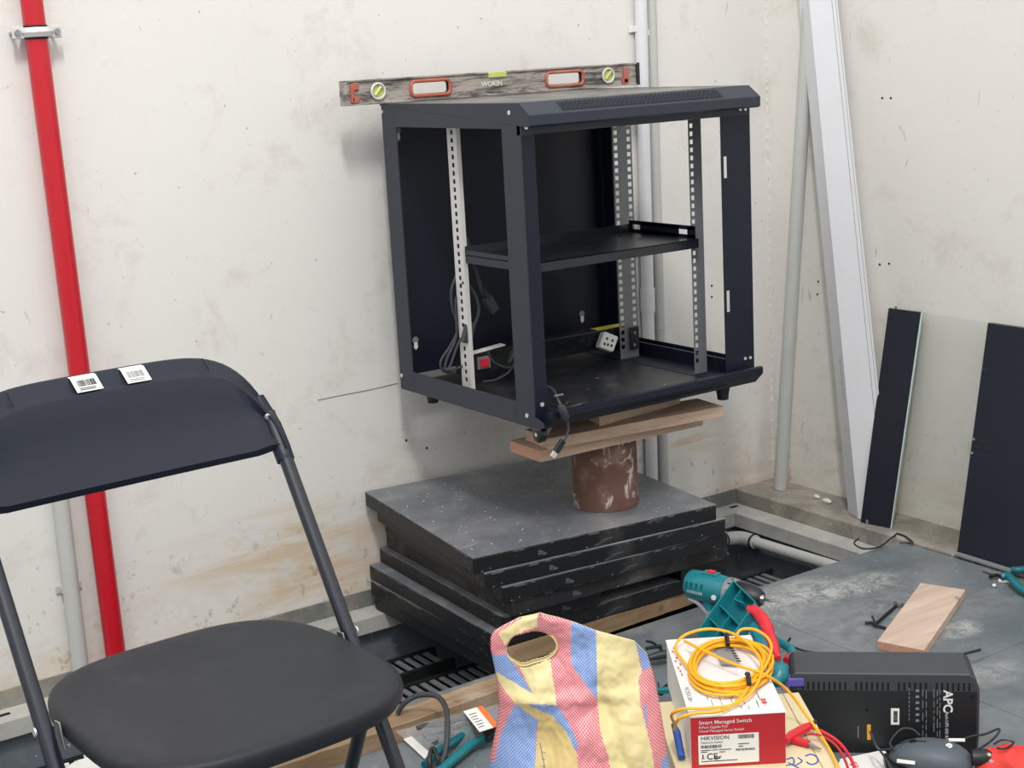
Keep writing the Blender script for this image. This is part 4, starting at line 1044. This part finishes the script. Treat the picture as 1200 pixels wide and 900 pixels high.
for k in range(16): u = .2+rr.random()*.62; v = rr.random()*.26+.02; quad(mb, Tp(u, v), ea*.01, dp*rr.uniform(.03, .09), (0, 0, 1), .0003)
quad(mb, Tp(.37, .08), ea*.008, dp*.22, (0, 0, 1), .0003)
obj('top_print', mb, M['greyink'], RB, sm=False)
mb = MB(); [quad(mb, Tp(.80+.03*a, .10+.035*b_), ea*.022, dp*.026, (0, 0, 1), .0004) for a in range(2) for b_ in range(2)]
obj('red_stamp', mb, M['redplastic'], RB, sm=False)
mb = MB(); rr = random.Random(9)
for k in range(9): quad(mb, Tp(.02+rr.random()*.05, .5+k*.045), ea*.02, dp*.03, (0, 0, 1), .0003)
obj('top_print', mb, simple('brick_ink', (190, 110, 100), .6), RB, sm=False)
# pouch with grey strip on the box
PO = thing('clear_pouch', 'clear plastic pouch with a grey connector strip inside the cable coil', 'pouch', tuple(Tp(.5, .6)))
cs = [Tp(.22, .42), Tp(.86, .48), Tp(.80, .97), Tp(.20, .90)]
mb = blob_sheet([c+Vector((0, 0, -.001)) for c in cs], .004, 5, 12); obj('film', mb, M['film'], PO, sm=60)
q0, q1, q2 = P(834, 752, Z=zT+.006), P(855, 753, Z=zT+.006), P(845, 779, Z=zT+.006)
obj('grey_strip', MB().frame(q0, q1-q0, q2-q0, (0, 0, .002)), M['greyink'], PO, sm=False)
mb = MB(); e = (P(865, 777, Z=zT+.008)-P(851, 754, Z=zT+.008))
for k in range(8): mb.frame(P(851, 754, Z=zT+.008)+e*(k/8), (q1-q0)*.22, e*.05, (0, 0, .001))
obj('connector_pins', mb, M['ink'], PO, sm=False)

# ---------------------------------------------------------------- yellow patch cable
YC = thing('patch_cable', 'coiled yellow patch cable with black ties on the product box', 'cable', tuple(Tp(.5, .6)))
zc0 = zT+.010
cc = P(855, 781, Z=zc0); ccx = P(906, 781, Z=zc0)-cc; ccy = P(860, 755, Z=zc0)-cc
rr = random.Random(21); pts = []
loops = 9
for k in range(loops*24):
    a = 2*math.pi*k/24; lp = k//24
    s = .93+.085*math.sin(k/24*2.1)+.012*math.sin(a*2+k/24*.7); off = Vector((.004*math.sin(k/24*1.7), .004*math.cos(k/24*2.3), 0))
    pts.append(cc+off+(ccx*.92*math.cos(a)+ccy*1.10*math.sin(a))*s+Vector((0, 0, -.002+.006*(1+math.sin(k/24*2.63))+.0008*math.sin(a*3))))
obj('coil', MB().tube(pts, .0026, 8), M['yellow'], YC, sm=80)
big = [P(x, y, Z=zc0+dz) for x, y, dz in ((868, 816, 0), (825, 800, .0), (797, 770, .0), (792, 756, .005), (805, 743, .012), (832, 737, .018), (862, 744, .02), (884, 762, .018), (893, 785, .014), (880, 812, .004), (858, 826, .0), (825, 830, -.004), (800, 831, -.002), (787, 838, -.02), (792, 850, -.06))]
obj('loose_loop', MB().tube(smooth(big, 7), .0026, 8), M['yellow'], YC, sm=80)
b2 = [P(x, y, Z=zc0+dz) for x, y, dz in ((802, 751, .012), (830, 765, .014), (865, 780, .014), (895, 790, .01), (922, 808, -.03), (945, 838, -.07), (962, 862, -.085), (978, 890, -.090), (984, 915, -.095))]
obj('loose_end', MB().tube(smooth(b2, 7), .0026, 8), M['yellow'], YC, sm=80)
b3 = [P(x, y, Z=zc0+dz) for x, y, dz in ((862, 748, .01), (868, 738, .018), (885, 738, .02), (900, 748, .018), (904, 762, .014), (896, 782, .01), (880, 800, .008), (868, 818, .0), (845, 833, 0), (815, 836, -.002), (796, 842, -.01), (790, 855, -.05))]
obj('loose_loop', MB().tube(smooth(b3, 7), .0026, 8), M['yellow'], YC, sm=80)
for (x, y, x2, y2) in ((851, 744, 853, 756), (876, 790, 878, 802)):
    a_, b_ = P(x, y, Z=zc0+.016), P(x2, y2, Z=zc0+.012); obj('cable_tie', MB().tube([a_, (a_+b_)/2+Vector((0, 0, .004)), b_], .0042, 8), M['black'], YC)
obj('tie_head', MB().ell(P(876, 790, Z=zc0+.02), (.005, 0, 0), (0, .005, 0), (0, 0, .004), 10, 6), M['black'], YC)

# ---------------------------------------------------------------- test clips and leads right of the box
TC = thing('clip_lead', 'red crocodile clip lead lying on the beige carton right of the box', 'test lead', tuple(P(940, 870, Z=.126)))
zz = .138
obj('clip_body', MB().tube([P(920, 868, Z=zz), P(928, 862, Z=zz), P(944, 853, Z=zz), P(951, 849, Z=zz)], [.006, .008, .008, .005], 10), M['redplastic'], TC)
obj('clip_body', MB().tube([P(922, 866, Z=zz-.006), P(935, 868, Z=zz-.006), P(948, 872, Z=zz-.006)], [.005, .007, .006], 10), M['redplastic'], TC)
obj('clip_jaw', MB().tube([P(948, 872, Z=zz-.006), P(962, 878, Z=zz-.006)], [.004, .0015], 8), M['steel'], TC)
obj('lead', MB().tube(smooth([P(949, 852, Z=zz), P(965, 858, Z=zz), P(985, 872, Z=.125), P(1000, 895, Z=.10), P(1003, 915, Z=.09)], 6), .0028, 8), M['redplastic'], TC)
obj('lead', MB().tube(smooth([P(945, 860, Z=zz), P(962, 862, Z=zz), P(980, 874, Z=.128), P(992, 895, Z=.11), P(996, 915, Z=.1)], 6), .0022, 8), M['red_card'], TC)
obj('plug_tip', MB().tube([P(951, 849, Z=zz), P(957, 845, Z=zz+.004)], [.0045, .003], 8), M['black'], TC)
t_ = obj('blue_probe', MB().tube([P(789, 848, Z=.165), P(793, 858, Z=.155), P(799, 888, Z=.133)], [.004, .0065, .006], 10), M['blueplastic']); tag(t_, 'blue plug end leaning on the left side of the product box', 'plug')
t_ = obj('purple_connector', MB().frame(P(914, 806, Z=BZ+.0005), (.035, -.025, 0), (.012, .018, 0), (0, 0, .016)), simple('violet_plastic', (92, 84, 170), .4), bevel=.002); tag(t_, 'violet plastic piece behind the product box beside the UPS', 'connector')

# ---------------------------------------------------------------- UPS lying on its side
o0 = Vector((.098, -.612, 0)); e1 = Vector((.240, -.222, 0)); e1n = e1.normalized(); e2n = Vector((-e1n.y, e1n.x, 0)); Hu = .152
UU = thing('battery_backup', 'black battery backup unit on its side with vent slots and white print', 'UPS', tuple(o0+e1*.5))
mb = MB(); 
cr = .012
sect = [(0, 0), (.322, 0), (.325, .03), (.325, Hu-.03), (.318, Hu-.008), (.308, Hu), (.008, Hu), (0, Hu-.008)]
mb.prism([o0+e1n*a+Vector((0, 0, b_)) for a, b_ in sect], e2n*.098); obj('casing', mb, simple('charcoal_case_plastic', (58, 62, 68), .5, var=.05), UU, sm=False, bevel=.004, seg=3)
mb = MB(); mb.frame(o0+e1n*.004-e2n*.0012+Vector((0, 0, .001)), e1n*.316, e2n*.001, (0, 0, Hu-.033)); obj('base_plate', mb, M['black'], UU, sm=False, bevel=.0015)
mb = MB(); nslot = 32
for k in range(nslot):
    a = .02+k*.0092
    if k in (9, 17, 24) : continue
    mb.frame(o0+e1n*a-e2n*.0006+Vector((0, 0, Hu-.032)), e1n*.0036, e2n*.001, Vector((0, 0, .015)))
obj('vent_slots', mb, M['hole'], UU, sm=False, kind='stuff')
for a in (.012, .312):
    p = o0+e1n*a-e2n*.0015+Vector((0, 0, Hu-.042)); obj('screw_recess', MB().cyl(p, p-e2n*.0008, .004, 12), M['hole'], UU)
def up_(px, py): # surveyed spots on the front face
    d = FW + RT*((px-600)/FPX) - UP*((py-450)/FPX); t = (o0-e2n*.0014-CP).dot(e2n)/d.dot(e2n); return CP+d*t
dn_ = Vector((0, 0, -1))
text('brand_lettering', 'APC', up_(1106, 809), dn_, e1n, .022, M['whiteink'], UU, bold=.03)
text('model_lettering', 'Back-UPS 650 BX  230V', up_(1108, 834), dn_, e1n, .0075, M['whiteink'], UU)
mb = MB(); rr = random.Random(5)
for xk in (1081, 1085, 1094, 1098, 1101):
    yk = 808
    while yk < 868:
        L = rr.uniform(4, 14); a_ = up_(xk, yk); mb.frame(a_, e1n*.0012, -e2n*.0004, dn_*(L*.00128)); yk += L+rr.uniform(1, 3)
for k in range(6):
    p = up_(1073, 808+k*7); mb.frame(p, e1n*.006, -e2n*.0004, dn_*.0045)
for yk in range(806, 846, 5): mb.frame(up_(1065, yk), e1n*.0014, -e2n*.0004, dn_*.005)
obj('printed_text', mb, M['greyink'], UU, sm=False)
obj('serial_label', MB().frame(up_(1044, 830), e1n*.0145, -e2n*.0006, dn_*.031), M['paper'], UU, sm=False)
mb = MB(); barcode(mb, up_(1047, 833)-e2n*.0008, dn_*.022, e1n*.007, -e2n, seed=6); obj('serial_barcode', mb, M['ink'], UU, sm=False)
obj('battery_tab', MB().frame(up_(1016, 849), e1n*.0065, -e2n*.001, dn_*.029), simple('amber_tab', (226, 160, 50), .5), UU, sm=False)
obj('white_mark', MB().frame(up_(1005, 851), e1n*.0018, -e2n*.0006, dn_*.022), M['greyink'], UU, sm=False)
obj('round_hole', MB().cyl(up_(1016, 832), up_(1016, 832)-e2n*.0006, .003, 12), M['hole'], UU)

# ---------------------------------------------------------------- mouse, adapter, booklet, red pouch
AP = thing('power_adapter', 'black power adapter brick under the computer mouse', 'adapter', tuple(g(1085, 905)))
o_ = g(1035, 898, .0); a_ = e1n*.125
obj('brick', MB().frame(Vector((o_.x, o_.y, .001)), a_, -e2n*.07, (0, 0, .026)), M['black'], AP, bevel=.004)
MS = thing('computer_mouse', 'dark grey wired computer mouse resting in front of the battery backup', 'mouse', tuple(P(1090, 885, Z=.03)))
mc = P(1091, 889, Z=.032); ma = (P(1145, 893, Z=.036)-P(1038, 880, Z=.036)).normalized(); mz = Vector((0, 0, 1)); mbv = mz.cross(ma).normalized()
mb = MB(); vs = []; NU_, NV_ = 28, 12
for j in range(NV_+1):
    ph = (math.pi/2)*j/NV_
    for i in range(NU_):
        th = 2*math.pi*i/NU_; cx_ = math.cos(th); sx_ = math.sin(th)
        ca_ = math.copysign(abs(cx_)**.85, cx_); sa_ = math.copysign(abs(sx_)**.85, sx_)
        k = math.cos(ph)**.65; u = ca_*k*.070; v = sa_*k*.042*(1+.06*ca_)
        h_ = .034*math.sin(ph)*(1-.22*(u/.070-.15)**2) 
        vs.append(mc+ma*u+mbv*v+mz*(h_-.003))
fs = [(j*NU_+i, j*NU_+(i+1) % NU_, (j+1)*NU_+(i+1) % NU_, (j+1)*NU_+i) for j in range(NV_) for i in range(NU_)]
fs.append(tuple(reversed(range(NU_))))
mb.add(vs, fs); obj('shell', mb, simple('mouse_plastic', (80, 87, 96), .5, var=.04), MS, sm=70)
wp = mc-ma*.030+mz*.0265; obj('scroll_wheel', MB().cyl(wp-mbv*.003, wp+mbv*.003, .006, 14), M['black'], MS)
obj('button_gap', MB().tube([mc-ma*.056+mz*.020, mc-ma*.036+mz*.0282, mc-ma*.008+mz*.0312], .0008, 5), M['hole'], MS)
lp_ = mc+ma*.030-mbv*.004+mz*.0296; obj('round_logo', MB().cyl(lp_, lp_+mz*.0006+(-mbv)*.0002, .0055, 18), M['whiteink'], MS)
obj('logo_letter', MB().tube([lp_+mz*.0012-ma*.002-mbv*.002, lp_+mz*.0012-ma*.0005+mbv*.003], .0005, 4).tube([lp_+mz*.0012+ma*.0005-mbv*.003, lp_+mz*.0012+ma*.002+mbv*.002], .0005, 4), M['greyink'], MS)
s0_ = mc-ma*.052-mbv*.037+mz*.010; obj('sticker', MB().frame(s0_, ma*.03, Vector((0, 0, .0005)), (-mbv*.003-mz*.005)), M['paper'], MS)
obj('cord', MB().tube(smooth([mc-ma*.06+mz*.012, P(1030, 878, Z=.06), P(1022, 862, Z=.07), P(1020, 858, Z=.075), P(1026, 872, Z=.05), P(1040, 892, Z=.04), P(1052, 915, Z=.03)], 6), .002, 8), M['cable'], MS)
obj('cord', MB().tube(smooth([P(1118, 872, Z=.05), P(1135, 864, Z=.06), P(1155, 860, Z=.065), P(1171, 854, Z=.07), P(1166, 864, Z=.06), P(1150, 876, Z=.045), P(1138, 880, Z=.04)], 6), .002, 8), M['black'], MS)
obj('cord', MB().tube(smooth([P(1078, 862, Z=.055), P(1070, 855, Z=.06), P(1058, 854, Z=.06), P(1048, 862, Z=.055), P(1043, 872, Z=.05), P(1050, 880, Z=.045)], 6), .0018, 8), M['cable'], MS)
BK = thing('instruction_leaflet', 'white printed leaflet lying left of the computer mouse', 'leaflet', tuple(g(1010, 895)))
a_ = g(983, 893, .012); obj('sheet', MB().add([a_, g(1038, 882, .012), g(1060, 915, .012), g(985, 915, .012)], [(3, 2, 1, 0)]), M['paper'], BK, sm=False, solid=.001)
obj('folded_stack', MB().prism([g(984, 895, .001), g(1036, 884, .001), g(1058, 914, .001), g(986, 914, .001)], (0, 0, .009)), M['white_card'], BK, sm=False)
obj('red_triangle', MB().tube([g(996, 896, .0135), g(1003, 893, .0135), g(1006, 899, .0135)], .0008, 5, closed=True), M['redplastic'], BK)
WC = thing('white_clip', 'small white paper tag behind the computer mouse', 'tag', tuple(g(1120, 872, .05))); obj('tag', MB().frame(P(1112, 869, Z=.06), (.02, -.018, 0), (.006, .006, 0), (0, 0, .002)), M['paper'], WC)
PO2 = thing('red_pouch', 'crumpled red pouch with black plug at the lower right corner', 'pouch', tuple(g(1185, 900)))
c = P(1186, 896, Z=.03); mb = MB(); mb.ell(c, e1n*.06, -e2n*.04, (0, 0, .032), 32, 20); rr = random.Random(3)
mb.v = [v+Vector((math.sin(v.x*160+v.z*90), math.cos(v.y*150+v.x*60), math.sin(v.x*120-v.y*140)))*.0028 for v in mb.v]
obj('cloth', mb, M['redcloth'], PO2, sm=80)
c2_ = P(1152, 888, Z=.045); obj('plug', MB().tube([c2_-e1n*.018, c2_+e1n*.006, c2_+e1n*.014], [.013, .015, .011], 14), M['black'], PO2)
obj('plug_pin', MB().cyl(c2_+e1n*.010-e2n*.012, c2_+e1n*.012-e2n*.018, .004, 10).cyl(c2_+e1n*.006-e2n*.010+mz*.011, c2_+e1n*.008-e2n*.014+mz*.013, .003, 10), M['screw'], PO2)
obj('drawstring', MB().tube(smooth([P(1165, 872, Z=.07), P(1175, 867, Z=.072), P(1188, 870, Z=.07), P(1178, 877, Z=.066), P(1168, 877, Z=.066)], 5), .0018, 6), M['black'], PO2)

# ---------------------------------------------------------------- cordless drill
DR = thing('cordless_drill', 'teal and black cordless drill standing on its battery, bit pointing right', 'drill', (.243, -.25, 0))
A = P(803, 683, Z=.17)+Vector((.004, -.004, 0)); B_ = P(893, 702, Z=.168); ad = (B_-A).normalized()
Ln = (B_-A).length; at2 = lambda t: A+ad*(Ln*t)
sdv = ad.cross(Vector((0, 0, 1))).normalized(); upv = sdv.cross(ad).normalized()
mb = MB(); mb.tube([at2(0), at2(.015), at2(.05), at2(.20), at2(.40), at2(.54)], [.018, .025, .0295, .031, .031, .029], 28); obj('motor_housing', mb, M['teal'], DR, sm=50)
mb = MB(); 
for k in range(4): mb.frame(at2(.07+.07*k)+sdv*.0292+upv*(.004), ad*.004, sdv*.002, upv*.012)
mb.frame(at2(.02)+upv*.012-sdv*.004, ad*.01, sdv*.008, upv*.012); obj('vent_slots', mb, M['teal2'], DR, kind='stuff')
obj('gear_selector', MB().frame(at2(.22)+upv*.027-sdv*.010, ad*.035, sdv*.020, upv*.007), M['teal'], DR, bevel=.002)
obj('selector_button', MB().frame(at2(.28)+upv*.033-sdv*.007, ad*.016, sdv*.014, upv*.004), M['redplastic'], DR, bevel=.001)
obj('torque_collar', MB().tube([at2(.54), at2(.56), at2(.66), at2(.67)], [.028, .030, .029, .027], 28), M['silver'], DR)
mb = MB()
for k in range(12):
    a = 2*math.pi*k/12; q = sdv*math.cos(a)+upv*math.sin(a); mb.frame(at2(.60)+q*.029, ad*.006, q*.0012, ad.cross(q)*.003)
obj('collar_marks', mb, M['black'], DR)
obj('chuck', MB().tube([at2(.67), at2(.70), at2(.86), at2(.95), at2(1.0)], [.0245, .0265, .0245, .020, .0135], 28), M['black'], DR, sm=50)
obj('chuck_jaw', MB().tube([at2(.99), at2(1.03)], [.010, .007], 14), M['steel'], DR)
obj('drill_bit', MB().tube([at2(1.0), P(903, 704, Z=.172), P(913, 704.5, Z=.173)], [.0035, .0030, .0014], 8), M['steel'], DR)
hd = Vector((.243, -.262, .02)); hs_ = at2(.30)-upv*.015
obj('handle', MB().tube([hs_, hs_.lerp(hd, .3), hs_.lerp(hd, .8), hd+Vector((0, 0, .02))], [.019, .017, .016, .020], 16), M['teal'], DR, sm=60)
obj('grip', MB().tube([hs_.lerp(hd, .22)-sdv*-.002, hs_.lerp(hd, .5)-sdv*-.002, hs_.lerp(hd, .8)], [.0175, .018, .0165], 16), M['silver'], DR)
obj('trigger', MB().frame(at2(.40)-upv*.045-sdv*.006+sdv*0, ad*.012, sdv*.012, upv*.022), M['redplastic'], DR, bevel=.002)
obj('trigger_guard', MB().tube(smooth([at2(.08)-upv*.026+sdv*.018, at2(.20)-upv*.030+sdv*.02, at2(.30)-upv*.045+sdv*.018, at2(.42)-upv*.056+sdv*.016, at2(.52)-upv*.05+sdv*.012], 5), .0045, 8), M['silver'], DR)
obj('battery', MB().frame(Vector((hd.x, hd.y, 0))-ad*.045-sdv*.026, ad*.095, sdv*.052, (0, 0, .042)), M['black'], DR, bevel=.006)
p_ = at2(.10)+sdv*.0315-upv*.006; text('badge_lettering', 'CORDLESS', p_, ad, upv, .0075, M['whiteink'], DR)
obj('round_badge', MB().cyl(at2(.46)+sdv*.0292-upv*.006, at2(.46)+sdv*.0315-upv*.006, .0055, 14), M['whiteink'], DR)

# teal ribbed tray with red lever: open hollow half of a tool body
TT = thing('pipe_cutter', 'teal ribbed hand tool with red lever leaning behind the product box', 'tool', (.12, -.42, 0))
o_ = P(867, 691, Z=.215); w_ = P(894, 717, Z=.205)-o_; l_ = P(824, 752, Z=.145)-o_; nv = w_.cross(l_).normalized()
if nv.dot(CP-o_) < 0: nv = -nv
th_ = .003; dpth = .028
mb = MB(); mb.frame(o_, w_, l_, nv*th_); obj('tray_back', mb, M['teal2'], TT, sm=False)
mb = MB(); wn, ln = w_.normalized(), l_.normalized()
mb.frame(o_, wn*th_, l_, nv*dpth); mb.frame(o_+w_-wn*th_, wn*th_, l_*.62, nv*dpth); mb.frame(o_, w_, ln*th_, nv*dpth); obj('tray_wall', mb, M['teal'], TT, sm=False, bevel=.001)
for f in (.42, .68): obj('rib', MB().frame(o_+l_*f, w_*(.9 if f < .5 else .7), ln*.0025, nv*dpth*.75), M['teal'], TT, sm=False)
obj('rib', MB().frame(o_+w_*.45+l_*.42, wn*.0025, l_*.5, nv*dpth*.7), M['teal'], TT, sm=False)
obj('rib', MB().frame(o_+w_*.34, wn*.003, l_*.2, nv*dpth*.9).frame(o_+w_*.34+l_*.2, (w_*.3-l_*.06), ln*.003, nv*dpth*.9), M['teal'], TT, sm=False)
obj('tool_body', MB().tube(smooth([P(885, 735, Z=.19), P(893, 752, Z=.18), P(904, 772, Z=.165), P(914, 788, Z=.15), P(908, 800, Z=.14)], 5), [.012]*6+[.0145]*8+[.0165]*4+[.011]*3, 14), M['teal'], TT, sm=60)
obj('red_lever', MB().tube(smooth([P(877, 714, Z=.215), P(886, 717, Z=.214), P(896, 730, Z=.205), P(904, 750, Z=.19), P(912, 772, Z=.175)], 5), [.008]*3+[.0105]*5+[.012]*5+[.010]*5+[.006]*3, 14), M['redplastic'], TT, sm=60)
RG = thing('side_cutters', 'teal and red handled cutters lying beside the black UPS corner', 'pliers', tuple(P(925, 765, Z=.05)))
obj('handle', MB().tube(smooth([P(912, 752, Z=.12), P(920, 756, Z=.12), P(928, 763, Z=.12), P(928, 778, Z=.11)], 5), .0085, 12), M['teal'], RG, sm=60)
obj('red_grip', MB().tube([P(921, 774, Z=.13), P(925, 770, Z=.13), P(929, 769, Z=.13)], [.006, .0075, .006], 12), M['redplastic'], RG)
obj('jaw', MB().tube([P(912, 752, Z=.12), P(904, 742, Z=.12)], [.006, .003], 8), M['steel'], RG)

# ---------------------------------------------------------------- bits on the floor
def wire(name, label, pts, r, mat=None, cat='cable tie', head=None, z=.003, group=None):
    L = [g(x, y, z) for x, y in pts]; o = MB().tube(smooth(L, 6), r, 6)
    t_ = obj(name, o, mat or M['black'], origin=g(*pts[0])); tag(t_, label, cat, group)
    return t_
wire('cable_tie', 'bent black cable tie on the concrete ledge by the glass', [(1006, 631), (1001, 637), (1012, 643), (1030, 641), (1044, 631), (1050, 626)], .0022, z=.008)
wire('cable_tie', 'curled black cable tie at the floor edge below the glass', [(1051, 625), (1060, 628), (1068, 634), (1070, 637), (1062, 636), (1054, 636)], .0024, z=.008)
wire('cable_tie', 'black cable tie pointing out between the UPS and short board', [(1108, 772), (1130, 766), (1149, 761)], .0022)
obj('tie_head', MB().box(*[v for v in (g(1149, 761).x-.005, g(1149, 761).x+.005, g(1149, 761).y-.005, g(1149, 761).y+.005, .001, .009)]), M['black'], bpy.data.objects['cable_tie.002'], bevel=.001) if False else None
wire('cable_tie', 'black cable tie lying along the top of the black UPS', [(930, 758), (945, 763), (975, 766), (1010, 766)], .0018, z=.003)
wire('cable_tie', 'short black cable tie by the teal cutters', [(913, 757), (921, 754), (926, 748)], .0026, z=.02)
wire('cable_tie', 'black cable tie curving on the floor behind the woven bag', [(757, 751), (765, 753), (774, 760), (779, 766)], .0024)
AN = thing('wall_anchor', 'black bolt with washer lying left of the short board', 'bolt', tuple(g(1035, 720)))
obj('shank', MB().cyl(g(1026, 731, .005), g(1050, 710, .005), .0034, 8), M['black'], AN)
obj('head', MB().cyl(g(1050, 709, .006), g(1056, 707, .006), .009, 10), M['galv_dark'], AN)
obj('wing', MB().tube(smooth([g(1014, 730, .004), g(1022, 730, .006), g(1027, 733, .006), g(1038, 736, .004)], 4), .0035, 8), M['black'], AN)
obj('wing', MB().tube([g(1022, 722, .012), g(1026, 731, .005)], .0024, 8), M['black'], AN)
KN = thing('utility_handle', 'dark grey tool handle on the floor just left of the product box', 'tool', tuple(g(775, 765)))
obj('shaft', MB().tube([g(760, 771, .02), g(772, 768, .022), g(785, 766, .022)], [.006, .009, .009], 12), M['cable'], KN); obj('collar', MB().tube([g(757, 760, .03), g(775, 757, .03)], [.004, .004], 8), M['black'], KN)
t_ = obj('curled_lead', MB().tube(smooth([P(771, 800, Z=.05), P(774, 808, Z=.05), P(782, 802, Z=.045), P(776, 814, Z=.045), P(770, 812, Z=.05)], 5), .0018, 6), M['black']); tag(t_, 'thin curled black lead between the woven bag and the box', 'cable')
t_ = obj('teal_scrap', MB().frame(P(771, 814, Z=.05), (.02, -.012, 0), (.008, .01, 0), (0, 0, .01)), M['teal'], bevel=.002); tag(t_, 'small teal plastic piece between the woven bag and the box', 'scrap')
WH = thing('wire_hook', 'thin rusty wire hook standing by the drill handle', 'wire', tuple(g(828, 735)))
obj('wire', MB().tube([g(822, 740, .0), g(824, 733, .02), g(827, 724, .04), g(836, 728, .04)], .0012, 6), M['rust'], WH)
RP = thing('teal_pliers', 'teal-handled pliers at the right edge below the wide black panel', 'pliers', tuple(g(1185, 680)))
obj('handle', MB().tube(smooth([g(1174, 676, .014), g(1182, 675, .018), g(1190, 684, .018), g(1203, 694, .014), g(1220, 698, .012)], 5), .0085, 12), M['teal'], RP, sm=60)
obj('handle', MB().tube(smooth([g(1186, 668, .022), g(1193, 668, .024), g(1205, 668, .024), g(1220, 676, .02)], 5), .0085, 12), M['teal2'], RP, sm=60)
obj('jaw', MB().tube(smooth([g(1176, 678, .012), g(1168, 674, .01), g(1160, 676, .008)], 3), .0045, 8), M['black'], RP)
t_ = obj('plastic_clip', MB().frame(g(1142, 661, .0005), (.04, -.05, 0), (.008, .006, 0), (0, 0, .006)), M['black'], bevel=.001); tag(t_, 'black plastic clip at the foot of the wide black panel', 'clip')
t_ = obj('metal_rod', MB().cyl(g(1152, 668, .005), g(1185, 679, .005), .004, 8), M['galv_dark']); tag(t_, 'thin grey metal rod near the teal pliers at right', 'rod')
t_ = obj('white_clip', MB().frame(g(1126, 650, .0005), (.02, -.03, 0), (.01, .006, 0), (0, 0, .008)), M['white'], bevel=.002); tag(t_, 'small white plastic clip at the corner of the wide panel', 'clip')
t_ = obj('white_block', MB().frame(g(1170, 683, .0005), (.018, -.02, 0), (.008, .008, 0), (0, 0, .007)), M['white'], bevel=.002); tag(t_, 'white plastic chip in front of the right-edge pliers', 'scrap')
t_ = obj('foam_bead', MB().ell(g(1165, 686, .005), (.005, 0, 0), (0, .005, 0), (0, 0, .0045), 10, 8), M['white']); tag(t_, 'round white bead on the floor near the right-edge pliers', 'bead')
t_ = obj('plaster_crumb', MB().ell(P(957, 582, Z=.010), (.006, 0, 0), (0, .012, 0), (0, 0, .006), 8, 6).ell(P(969, 587, Z=.010), (.008, 0, 0), (0, .016, 0), (0, 0, .007), 8, 6), M['debris']); tag(t_, 'white plaster crumbs on the concrete ledge in the corner', 'debris'); t_['kind'] = 'stuff'
# spilt white powder: flat grains
mb = MB(); rr = random.Random(77)
for (x, y, sx_, sy_, nn) in ((945, 697, 40, 9, 60), (1010, 688, 36, 8, 30), (1125, 735, 18, 7, 25), (905, 730, 30, 18, 60), (1050, 700, 90, 40, 60), (905, 705, 12, 10, 60)):
    for k in range(nn):
        p = g(x+rr.gauss(0, sx_*.5), y+rr.gauss(0, sy_*.5)); s = rr.uniform(.0006, .0018)
        if p.y > .02 or p.x > 1.1: continue
        mb.add([p+Vector((s*math.cos(a), s*math.sin(a)*.8, .0002)) for a in (0, 1.3, 2.6, 3.9, 5.2)]+[p+Vector((0, 0, .0002+s*.4))], [(0, 1, 5), (1, 2, 5), (2, 3, 5), (3, 4, 5), (4, 0, 5)])
t_ = obj('spilt_powder', mb, M['debris']); tag(t_, 'white drilling dust scattered on the grey floor tiles', 'dust'); t_['kind'] = 'stuff'
mb = MB(); rr = random.Random(5)
for k in range(170):
    u, v = rr.random(), rr.random(); a_ = -.12; p = Vector((-.138, .049, .2518))+Vector((math.cos(a_), math.sin(a_), 0))*(.02+.56*u)+Vector((-math.sin(a_), math.cos(a_), 0))*(.02+.54*v); s = rr.uniform(.0006, .0022)
    if (p-Vector((.288, .155, .2518))).length < .08: continue
    mb.add([p+Vector((s*math.cos(a), s*math.sin(a), .0002)) for a in (0, 1.3, 2.6, 3.9, 5.2)]+[p+Vector((0, 0, .0002+s*.5))], [(0, 1, 5), (1, 2, 5), (2, 3, 5), (3, 4, 5), (4, 0, 5)])
t_ = obj('plaster_grains', mb, M['debris']); tag(t_, 'white plaster grains sprinkled over the topmost stacked tile', 'dust'); t_['kind'] = 'stuff'
